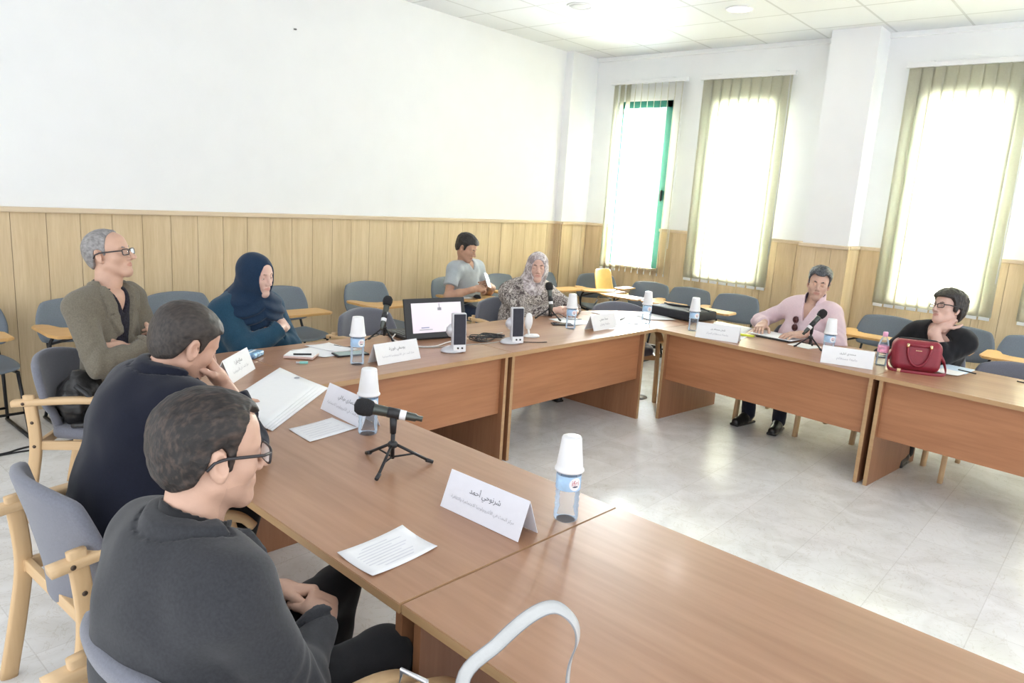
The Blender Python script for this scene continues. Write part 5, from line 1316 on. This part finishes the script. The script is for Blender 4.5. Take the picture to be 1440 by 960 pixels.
def hairmat(name, dark, light, th=(0.35, 0.7), rough=0.55):
    """strand-like streaks between two tones"""
    m, nt, b = _nt(name)
    tc = N(nt, 'ShaderNodeTexCoord'); mp = N(nt, 'ShaderNodeMapping'); mp.inputs['Scale'].default_value = (1, 0.22, 0.4)
    nt.links.new(tc.outputs['Object'], mp.inputs[0])
    nz = N(nt, 'ShaderNodeTexNoise'); nz.inputs['Scale'].default_value = 170; nz.inputs['Detail'].default_value = 4; nt.links.new(mp.outputs[0], nz.inputs['Vector'])
    n2 = N(nt, 'ShaderNodeTexNoise'); n2.inputs['Scale'].default_value = 38; n2.inputs['Detail'].default_value = 3; nt.links.new(tc.outputs['Object'], n2.inputs['Vector'])
    mx = N(nt, 'ShaderNodeMix'); mx.data_type = 'FLOAT'; mx.inputs[0].default_value = 0.3; nt.links.new(nz.outputs[0], mx.inputs[2]); nt.links.new(n2.outputs[0], mx.inputs[3])
    r = N(nt, 'ShaderNodeValToRGB'); r.color_ramp.elements[0].position, r.color_ramp.elements[1].position = th
    r.color_ramp.elements[0].color = (*dark, 1); r.color_ramp.elements[1].color = (*light, 1)
    nt.links.new(mx.outputs[0], r.inputs[0]); nt.links.new(r.outputs[0], b.inputs['Base Color']); b.inputs['Roughness'].default_value = rough
    bp = N(nt, 'ShaderNodeBump'); bp.inputs['Strength'].default_value = 0.5; bp.inputs['Distance'].default_value = 0.004
    nt.links.new(nz.outputs[0], bp.inputs['Height']); nt.links.new(bp.outputs[0], b.inputs['Normal'])
    return m
def cloth(name, col, var=0.08, scale=220, bump=0.12): return mat(name, col, 0.92, var=var, scale=scale, bump=bump, bscale=650, sheen=0.15, spec=0.25)
H_DARK = hairmat('dark_hair', (0.012, 0.009, 0.008), (0.035, 0.027, 0.022))
H_THIN = hairmat('thinning_dark_hair', (0.012, 0.009, 0.008), (0.095, 0.060, 0.045), (0.46, 0.80))
H_NAVY = hairmat('cropped_dark_hair', (0.014, 0.011, 0.010), (0.06, 0.045, 0.037))
H_GREY = hairmat('cropped_grey_hair', (0.16, 0.15, 0.15), (0.36, 0.345, 0.335))
H_SALT = hairmat('salt_and_pepper_hair', (0.03, 0.032, 0.038), (0.20, 0.21, 0.23), (0.45, 0.75))
C_BLACK = cloth('black_cloth', (0.014, 0.014, 0.016)); M_SHOE = mat('black_shoe_leather', (0.015, 0.014, 0.013), 0.28)
M_FRAME = mat('dark_spectacle_frame', (0.03, 0.027, 0.03), 0.3)

# 1 --- man in the dark grey suit, nearest
p = Person('man in a dark grey suit and black rimmed glasses, hands clasped, nearest the viewer', 0.60, 1.41, 1, (0.58, 0.36, 0.265), 'suit_man')
p.pose(hip=(0, 0.0, 0.555), neck=(0, 0.03, 0.970), head=(0.69, 1.41, 1.17), head_heading=-6, pitch=-0.10, roll=0.0, shw=0.195, shdrop=0.05, hunch=0.015)
p.arms(1, (0.955, 1.40, 0.655), (0.62, 0.76, -0.05), (0.35, -0.25, 0.9), pole=(0.75, -0.35, -0.9), curl='clasp')
p.arms(-1, (0.93, 1.63, 0.665), (0.80, -0.58, -0.12), (0.3, 0.5, 0.8), pole=(0.8, -0.3, -0.8), curl='hold')
p.legs(knees={1: (1.07, 1.275, 0.585), -1: (1.20, 1.66, 0.55)}, ankles={1: (1.04, 1.27, 0.095), -1: (1.17, 1.68, 0.095)})
p.body(head_sdf(w=1.0, jaw=0.98, nose=1.03), zone=lambda q: (q[:, 2] < -0.055) & (q[:, 1] > 0.01) & (q[:, 2] > -0.13), h=0.0032)
p.eyes(0.45); p.brows(H_DARK, 1.1)
p.hair(hair_sdf(1.0, hline([(-0.12, -0.062), (-0.075, -0.066), (-0.05, -0.045), (-0.036, -0.010), (-0.026, 0.024), (-0.008, 0.031), (0.004, 0.018), (0.009, -0.022), (0.018, -0.022), (0.026, 0.030), (0.040, 0.060), (0.06, 0.078), (0.10, 0.082)], 0.022), 0.0045, 0.0016, 1, 0.009), H_THIN, h=0.0034)
p.shirt(C_BLACK, collar=0.080, neckr=0.064)
p.garment('jacket', cloth('charcoal_wool', (0.036, 0.037, 0.042), 0.14, 160), grow=0.024, fat=1.14, belly=1.14, neckline='jacket', lapel=0.055, collar=0.034, deep=0.34, wide=0.06, r=(0.078, 0.066, 0.050), wr=0.006, ws=13, neckr=0.070, h=0.0058, seed=0.4, armk=0.018, fold=0.007)
p.trousers(C_BLACK, h=0.009); p.shoes(M_SHOE)
p.glasses(M_FRAME, None)

# 2 --- man in the navy jacket, chin on fist
p = Person('man in a navy jacket leaning on the table, chin on his fist, reading papers', 0.86, 2.42, 0, (0.56, 0.33, 0.24), 'navy_man')
p.pose(hip=(0, 0.0, 0.56), neck=(0, 0.14, 1.055), head=(1.085, 2.375, 1.185), head_heading=2, pitch=-0.42, roll=0.10, shw=0.205, shdrop=0.06, hunch=0.04)
p.arms(1, (1.235, 2.385, 1.00), (-0.45, 0.10, 0.75), (0.85, 0.0, 0.5), elbow=(1.27, 2.30, 0.80), curl='fist')
p.arms(-1, (1.44, 2.87, 0.80), (0.95, 0.20, -0.12), (0.0, 0.1, 1.0), pole=(0.6, -0.2, -0.8), curl='relax', l1=0.31, l2=0.29)
p.legs(knees={1: (1.22, 2.28, 0.55), -1: (1.22, 2.56, 0.55)}, ankles={1: (1.16, 2.28, 0.095), -1: (1.16, 2.56, 0.095)})
p.body(head_sdf(w=1.04, jaw=1.06), zone=lambda q: (q[:, 2] < -0.05) & (q[:, 1] > 0.005) & (q[:, 2] > -0.13), h=0.0038)
p.eyes(0.6); p.brows(H_DARK, 1.2)
p.hair(hair_sdf(1.04, hline([(-0.12, -0.068), (-0.075, -0.072), (-0.05, -0.05), (-0.036, -0.010), (-0.026, 0.024), (-0.008, 0.030), (0.006, 0.018), (0.011, -0.012), (0.022, -0.010), (0.031, 0.034), (0.055, 0.058), (0.10, 0.064)], 0.010), 0.0055, 0.0012, 3, 0.008), H_NAVY)
p.shirt(cloth('white_shirt', (0.7, 0.7, 0.72)), collar=0.03)
p.garment('jacket', cloth('navy_wool', (0.0055, 0.007, 0.017), 0.12, 160), grow=0.026, fat=1.18, belly=1.15, neckline='jacket', lapel=0.05, collar=0.028, deep=0.30, wide=0.05, r=(0.082, 0.066, 0.050), wr=0.006, ws=13, neckr=0.072, seed=2.0, armk=0.022, fold=0.006, cuffgap=0.10)
p.trousers(C_BLACK, h=0.010); p.shoes(M_SHOE)
t = tag(MB().tube([(-0.05, 0, 0), (0.05, 0, 0)], 0.0045, mat('blue_pen', (0.05, 0.10, 0.55), 0.35), 10).build('pen'), 'blue pen between the fingers of the man in the navy jacket', 'pen'); t.location = (1.20, 2.40, 1.06); t.rotation_euler = (0.3, 0.9, 0.5)

# 3 --- man in the olive jacket
p = Person('man with cropped grey hair and glasses in an olive jacket, arms folded, looking up', 1.43, 3.99, -60, (0.60, 0.37, 0.27), 'olive_man')
p.k = 1.06
p.pose(hip=(0, 0.0, 0.56), neck=(-0.05, -0.05, 1.10), head=(1.475, 4.08, 1.305), head_heading=-47, pitch=0.20, roll=0.0, shw=0.195)
p.arms(1, (-0.04, 0.20, 0.865), (-0.9, -0.25, 0.12), (-0.2, 1, 0.2), elbow=None, pole=(0.7, 0.1, -0.9), curl='clasp', world=False)
p.arms(-1, (-0.01, 0.125, 0.835), (0.9, -0.35, 0.05), (0.3, 1, 0.3), pole=(0.7, 0.1, -0.9), curl='fist', world=False)
p.legs(); p.body(head_sdf(w=0.98, jaw=0.95, nose=1.05), zone=None, h=0.0038)
p.eyes(0.3); p.brows(H_GREY, 1.0)
p.hair(hair_sdf(0.98, hline([(-0.12, -0.060), (-0.075, -0.064), (-0.05, -0.045), (-0.036, -0.010), (-0.026, 0.024), (-0.008, 0.030), (0.006, 0.020), (0.011, -0.004), (0.020, -0.002), (0.028, 0.045), (0.035, 0.085), (0.05, 0.108), (0.07, 0.13), (0.10, 0.14)], 0.0), 0.0045, 0.001, 5, 0.002), H_GREY)
p.shirt(cloth('dark_check_shirt', (0.016, 0.014, 0.024), 0.7, 90), collar=0.042, cm=None)
p.garment('jacket', cloth('olive_tweed', (0.165, 0.145, 0.110), 0.16, 150), grow=0.016, fat=1.02, neckline='jacket', lapel=0.06, collar=0.030, deep=0.30, wide=0.062, r=(0.070, 0.060, 0.047), wr=0.005, ws=15, seed=3.0, armk=0.02, fold=0.006)
p.trousers(cloth('dark_trousers', (0.05, 0.048, 0.045)), h=0.010); p.shoes(M_SHOE)
p.glasses(M_FRAME, None, w=0.026, hgt=0.014)

# 4 --- woman in dark blue
p = Person('woman in a dark blue hijab and tunic, arms folded on the table edge', 2.34, 4.29, -80, (0.66, 0.43, 0.35), 'blue_woman')
p.pose(hip=(0, 0.0, 0.55), neck=(0, 0.04, 0.965), head=(2.345, 4.14, 1.155), head_heading=-74, pitch=-0.12, roll=0.05, shw=0.18, shdrop=0.06)
p.arms(1, (-0.04, 0.290, 0.835), (-0.80, -0.55, 0.02), (-0.3, 0.8, 0.6), pole=(0.9, 0.0, -0.6), curl='clasp', world=False)
p.arms(-1, (0.03, 0.215, 0.815), (0.9, -0.45, 0.0), (0.3, 0.7, 0.7), pole=(0.9, 0.0, -0.6), curl='fist', world=False)
p.legs(); p.body(head_sdf(w=1.03, jaw=1.04, nose=0.95, brow=0.6, cheek=1.1, ears=False), h=0.0038)
p.eyes(0.5); p.brows(mat('light_brown_brow', (0.20, 0.12, 0.08), 0.7), 0.7)
C_TEAL = cloth('dark_teal_cloth', (0.016, 0.058, 0.100), 0.10, 120); C_NAVH = cloth('dark_blue_hijab', (0.010, 0.028, 0.062), 0.12, 120)
p.garment('tunic', C_TEAL, grow=0.036, fat=1.25, belly=1.3, r=(0.090, 0.080, 0.058), wr=0.006, ws=15, seed=1.2, bust=1.1, h=0.0075)
p.hijab(C_NAVH, drape=(0.215, 0.17, 0.15), dz=-0.045, dy=0.045, amp=0.0075, freq=105, tail=(-0.02, 0.13, -0.17, (0.15, 0.07, 0.10)), seed=0.7, fz=-0.010, face=(0.054, 0.09, 0.088), nr=0.15)
p.trousers(C_TEAL, h=0.012); p.shoes(M_SHOE)

# 5 --- man in the grey T-shirt
p = Person('young man in a pale grey T-shirt looking down at his phone by the back wall', 5.36, 5.30, -84, (0.52, 0.30, 0.205), 'shirt_man')
p.pose(hip=(0, 0.03, 0.555), neck=(0.06, 0.04, 1.02), head=(5.255, 5.205, 1.19), head_heading=-72, pitch=-0.40, roll=0.05, shw=0.19)
p.arms(1, (5.16, 4.985, 0.80), (0.92, -0.05, 0.10), (-0.1, -0.5, 0.85), pole=(0.8, -0.5, -0.8), curl='hold')
p.arms(-1, (5.47, 5.02, 0.80), (-0.75, -0.25, 0.35), (0.2, -0.5, 0.85), pole=(0.8, -0.5, -0.8), curl='hold')
p.legs(ky=0.43, kx=0.15); p.body(head_sdf(w=0.96, jaw=0.92), bare=1.0, h=0.0042)
p.eyes(0.7); p.brows(H_DARK, 1.2)
p.hair(hair_sdf(0.96, hline(HAIR_M, 0.008), 0.007, 0.002, 7, 0.016), H_DARK)
p.garment('t_shirt', cloth('pale_grey_jersey', (0.42, 0.46, 0.49), 0.05, 120), grow=0.012, fat=0.98, neckline='V', deep=0.055, wide=0.03, upto=0.62, r=(0.072, 0.066, 0.05), wr=0.005, ws=20, seed=4.0, neckr=0.064)
p.trousers(cloth('dark_denim', (0.03, 0.045, 0.085)), h=0.009); p.shoes(M_SHOE)
ph = thing('mobile_phone', 'pale phone held up in both hands by the man in the grey T-shirt', 'phone', (5.335, 4.965, 0.885), 0.25)
ph.rotation_euler = (-0.5, 0.25, 0.25)
MB().box((0, 0, 0), (0.075, 0.010, 0.15), M_SILV, bev=0.003).build('case', ph); MB().box((0, 0.0055, 0), (0.068, 0.001, 0.135), mat('phone_glass', (0.03, 0.04, 0.05), 0.08)).build('display', ph)
ms = thing('computer_mouse', 'black computer mouse on the tablet before the man in the grey T-shirt', 'mouse', (5.30, 5.06, 0.696), -0.3)
solid('shell', [(inter(0.004, ell((0, 0, 0.0), (0.035, 0.058, 0.036)), lambda P: -P[:, 2]), (-0.05, -0.07, -0.01), (0.05, 0.07, 0.05), 0.005)], M_BLKP, ms)
sheet4([(5.13, 5.22), (5.27, 5.20), (5.25, 5.06), (5.12, 5.08)], 0.696, 'white paper on the tablet under the forearm of the man in the grey T-shirt')

# 6 --- woman in the patterned hijab
def pattern_cloth(name, cols, scale=34, scale2=90):
    m, nt, b = _nt(name)
    tc = N(nt, 'ShaderNodeTexCoord'); nz = N(nt, 'ShaderNodeTexNoise'); nz.inputs['Scale'].default_value = scale; nz.inputs['Detail'].default_value = 3; nz.inputs['Distortion'].default_value = 1.2
    nt.links.new(tc.outputs['Object'], nz.inputs['Vector'])
    r = N(nt, 'ShaderNodeValToRGB'); r.color_ramp.interpolation = 'CONSTANT'; e = r.color_ramp.elements
    ps = (0.0, 0.43, 0.49, 0.56, 0.62)
    e[0].color = (*cols[0], 1); e[0].position = 0; e[1].color = (*cols[1], 1); e[1].position = ps[1]
    for k in range(2, len(cols)): n = e.new(ps[k]); n.color = (*cols[k], 1)
    nt.links.new(nz.outputs[0], r.inputs[0]); nt.links.new(r.outputs[0], b.inputs['Base Color']); b.inputs['Roughness'].default_value = 0.9
    return m
p = Person('woman in a patterned dress and mottled hijab speaking at the upright microphone', 5.01, 4.20, -114, (0.66, 0.42, 0.33), 'speaking_woman')
p.pose(hip=(0, 0.0, 0.55), neck=(0, 0.08, 0.945), head=(4.985, 4.045, 1.13), head_heading=-137, pitch=0.02, roll=0.0, shw=0.18, shdrop=0.055)
p.arms(1, (4.87, 3.74, 0.80), (0.80, -0.55, 0.05), (-0.3, -0.5, 0.8), pole=(1.0, -0.4, -0.6), curl='clasp')
p.arms(-1, (5.09, 3.68, 0.80), (-0.80, -0.50, 0.1), (0.3, -0.5, 0.8), pole=(1.0, -0.4, -0.6), curl='clasp')
p.legs(); p.body(head_sdf(w=1.0, jaw=0.98, nose=0.95, brow=0.6, cheek=1.15, ears=False), h=0.0040)
p.eyes(0.15); p.brows(H_DARK, 0.9)
p.garment('dress', pattern_cloth('mottled_dress', ((0.10, 0.08, 0.075), (0.55, 0.50, 0.46), (0.16, 0.13, 0.12), (0.45, 0.40, 0.36), (0.62, 0.57, 0.53)), 26), grow=0.030, fat=1.2, belly=1.2, r=(0.088, 0.074, 0.052), wr=0.006, ws=16, seed=2.2, bust=1.15, h=0.008, cuffgap=0.05)
p.hijab(pattern_cloth('mottled_hijab', ((0.30, 0.25, 0.25), (0.60, 0.55, 0.54), (0.42, 0.36, 0.37), (0.66, 0.60, 0.60), (0.70, 0.66, 0.66)), 22), drape=(0.135, 0.115, 0.09), dz=-0.005, dy=0.035, amp=0.004, freq=110, seed=2.0, face=(0.053, 0.08, 0.082), fz=-0.012, nr=0.112)
p.trousers(C_BLACK, h=0.012); p.shoes(M_SHOE)

# 7 --- man in the pink shirt
p = Person('man in a pink shirt with dark collar lining, leaning back behind the right table', 6.11, 2.10, 178, (0.60, 0.38, 0.29), 'pink_man')
p.pose(hip=(0, 0.02, 0.555), neck=(-0.085, -0.01, 1.01), head=(6.075, 1.985, 1.19), head_heading=198, pitch=-0.02, roll=-0.09, shw=0.19)
p.arms(1, (5.92, 2.33, 0.83), (-0.98, -0.15, -0.20), (-0.1, 0.2, 1.0), pole=(1.0, -0.5, -0.5), curl='relax')
p.arms(-1, (5.83, 1.93, 0.81), (-0.75, 0.62, -0.05), (0.0, -0.2, 1.0), pole=(1.0, -0.4, -0.6), curl='relax')
p.legs(knees={1: (5.62, 2.27, 0.53), -1: (5.62, 2.00, 0.53)}, ankles={1: (5.745, 2.29, 0.095), -1: (5.755, 2.035, 0.095)})
p.body(head_sdf(w=0.97, jaw=0.97), zone=lambda q: (q[:, 2] < -0.07) & (q[:, 1] > 0.03) & (q[:, 2] > -0.12), h=0.0040)
p.eyes(0.25); p.brows(H_DARK, 1.2)
p.hair(hair_sdf(0.97, hline([(-0.12, -0.06), (-0.07, -0.062), (-0.045, -0.04), (-0.033, -0.005), (-0.024, 0.026), (-0.005, 0.032), (0.006, 0.018), (0.011, -0.006), (0.022, -0.004), (0.031, 0.040), (0.055, 0.066), (0.10, 0.070)], 0.014), 0.007, 0.002, 9, 0.020), H_SALT)
C_PINK = mat('pink_stripe_shirt', (0.74, 0.575, 0.615), 0.85, var=0.07, scale=120, stretch=(1, 6, 1), bump=0.08, bscale=400)
p.garment('shirt', C_PINK, grow=0.014, fat=1.04, belly=1.08, neckline='V', deep=0.14, wide=0.045, r=(0.070, 0.058, 0.044), wr=0.006, ws=16, seed=5.0, armk=0.025, fold=0.006, collar=0.0, neckr=0.066, h=0.0062)
p.collar(mat('dark_collar_lining', (0.10, 0.085, 0.13), 0.85), neckr=0.060, top=0.122, bot=0.02, gap=0.042, gapk=0.3, flare=0.004, name='collar_lining')
p.collar(C_PINK, neckr=0.068, top=0.110, bot=0.025, gap=0.046, gapk=0.3, flare=0.012)
p.trousers(cloth('dark_blue_trousers', (0.012, 0.014, 0.026)), h=0.009); p.shoes(M_SHOE)
sg = thing('sunglasses', 'brown sunglasses hanging from the shirt front of the man in pink', 'sunglasses', tuple(p.W @ (p.TM @ Vector((0.035, 0.158, -0.165)))), math.radians(88))
g = MB(); M_SUNF = mat('brown_tortoise', (0.10, 0.03, 0.03), 0.3)
for q in (1, -1): g.tube([(0.0+0.022*math.cos(2*PI*k/16), -0.002, q*0.032+0.026*math.sin(2*PI*k/16)) for k in range(16)], 0.004, M_SUNF, 8, closed=True)
g.tube([(0.006, -0.004, -0.008), (0.008, -0.006, 0), (0.006, -0.004, 0.008)], 0.003, M_SUNF, 8)
g.build('frame', sg)
for q in (1, -1):
    MB().lathe([(0.021, -0.001), (0.021, 0.001)], mat('brown_lens', (0.09, 0.035, 0.035), 0.1), 18, M=Matrix.Translation((0, -0.002, q*0.032)) @ rotm(PI/2, 0, 0).to_4x4()).build('lens', sg)
MB().tube([(-0.02, 0.0, 0.058), (-0.02, 0.025, 0.03), (-0.018, 0.03, -0.07)], 0.0025, M_SUNF, 8).build('temple_arm', sg)

# 8 --- woman in black
p = Person('woman in black with short dark hair, chin on hand, behind the red handbag', 6.16, 1.10, 170, (0.66, 0.43, 0.35), 'black_woman')
p.pose(hip=(0, 0.0, 0.55), neck=(-0.05, 0.09, 0.95), head=(6.00, 1.035, 1.135), head_heading=146, pitch=0.22, roll=0.12, shw=0.175, shdrop=0.05)
p.arms(-1, (5.925, 1.075, 0.975), (0.25, -0.45, 0.62), (-0.9, 0.0, 0.40), elbow=(5.90, 1.01, 0.795), curl='fist')
p.arms(1, (5.86, 1.24, 0.80), (-0.3, -0.9, 0.1), (0, 0, 1), pole=(1.0, -0.4, -0.6), curl='relax')
p.legs(kx=0.06, ax=0.06); p.body(head_sdf(w=0.95, jaw=0.82, chin=0.95, nose=0.98, brow=0.6, cheek=1.0), bare=1.0, h=0.0040)
p.eyes(0.3); p.brows(H_DARK, 0.8)
p.hair(hair_sdf(0.96, hline([(-0.13, -0.075), (-0.075, -0.085), (-0.05, -0.075), (-0.03, -0.035), (-0.02, 0.0), (0.0, 0.005), (0.008, -0.025), (0.022, -0.015), (0.033, 0.035), (0.055, 0.060), (0.10, 0.064)], 0.0), 0.016, 0.003, 11, 0.012), H_DARK)
p.garment('blouse', cloth('black_blouse', (0.012, 0.012, 0.014), 0.1), grow=0.020, fat=1.02, neckline='V', deep=0.12, wide=0.055, r=(0.076, 0.064, 0.05), wr=0.005, ws=18, seed=6.0, bust=1.0, cuffgap=0.45)
p.trousers(C_BLACK, h=0.010); p.shoes(M_SHOE)
p.glasses(M_FRAME, None, w=0.024, hgt=0.014)
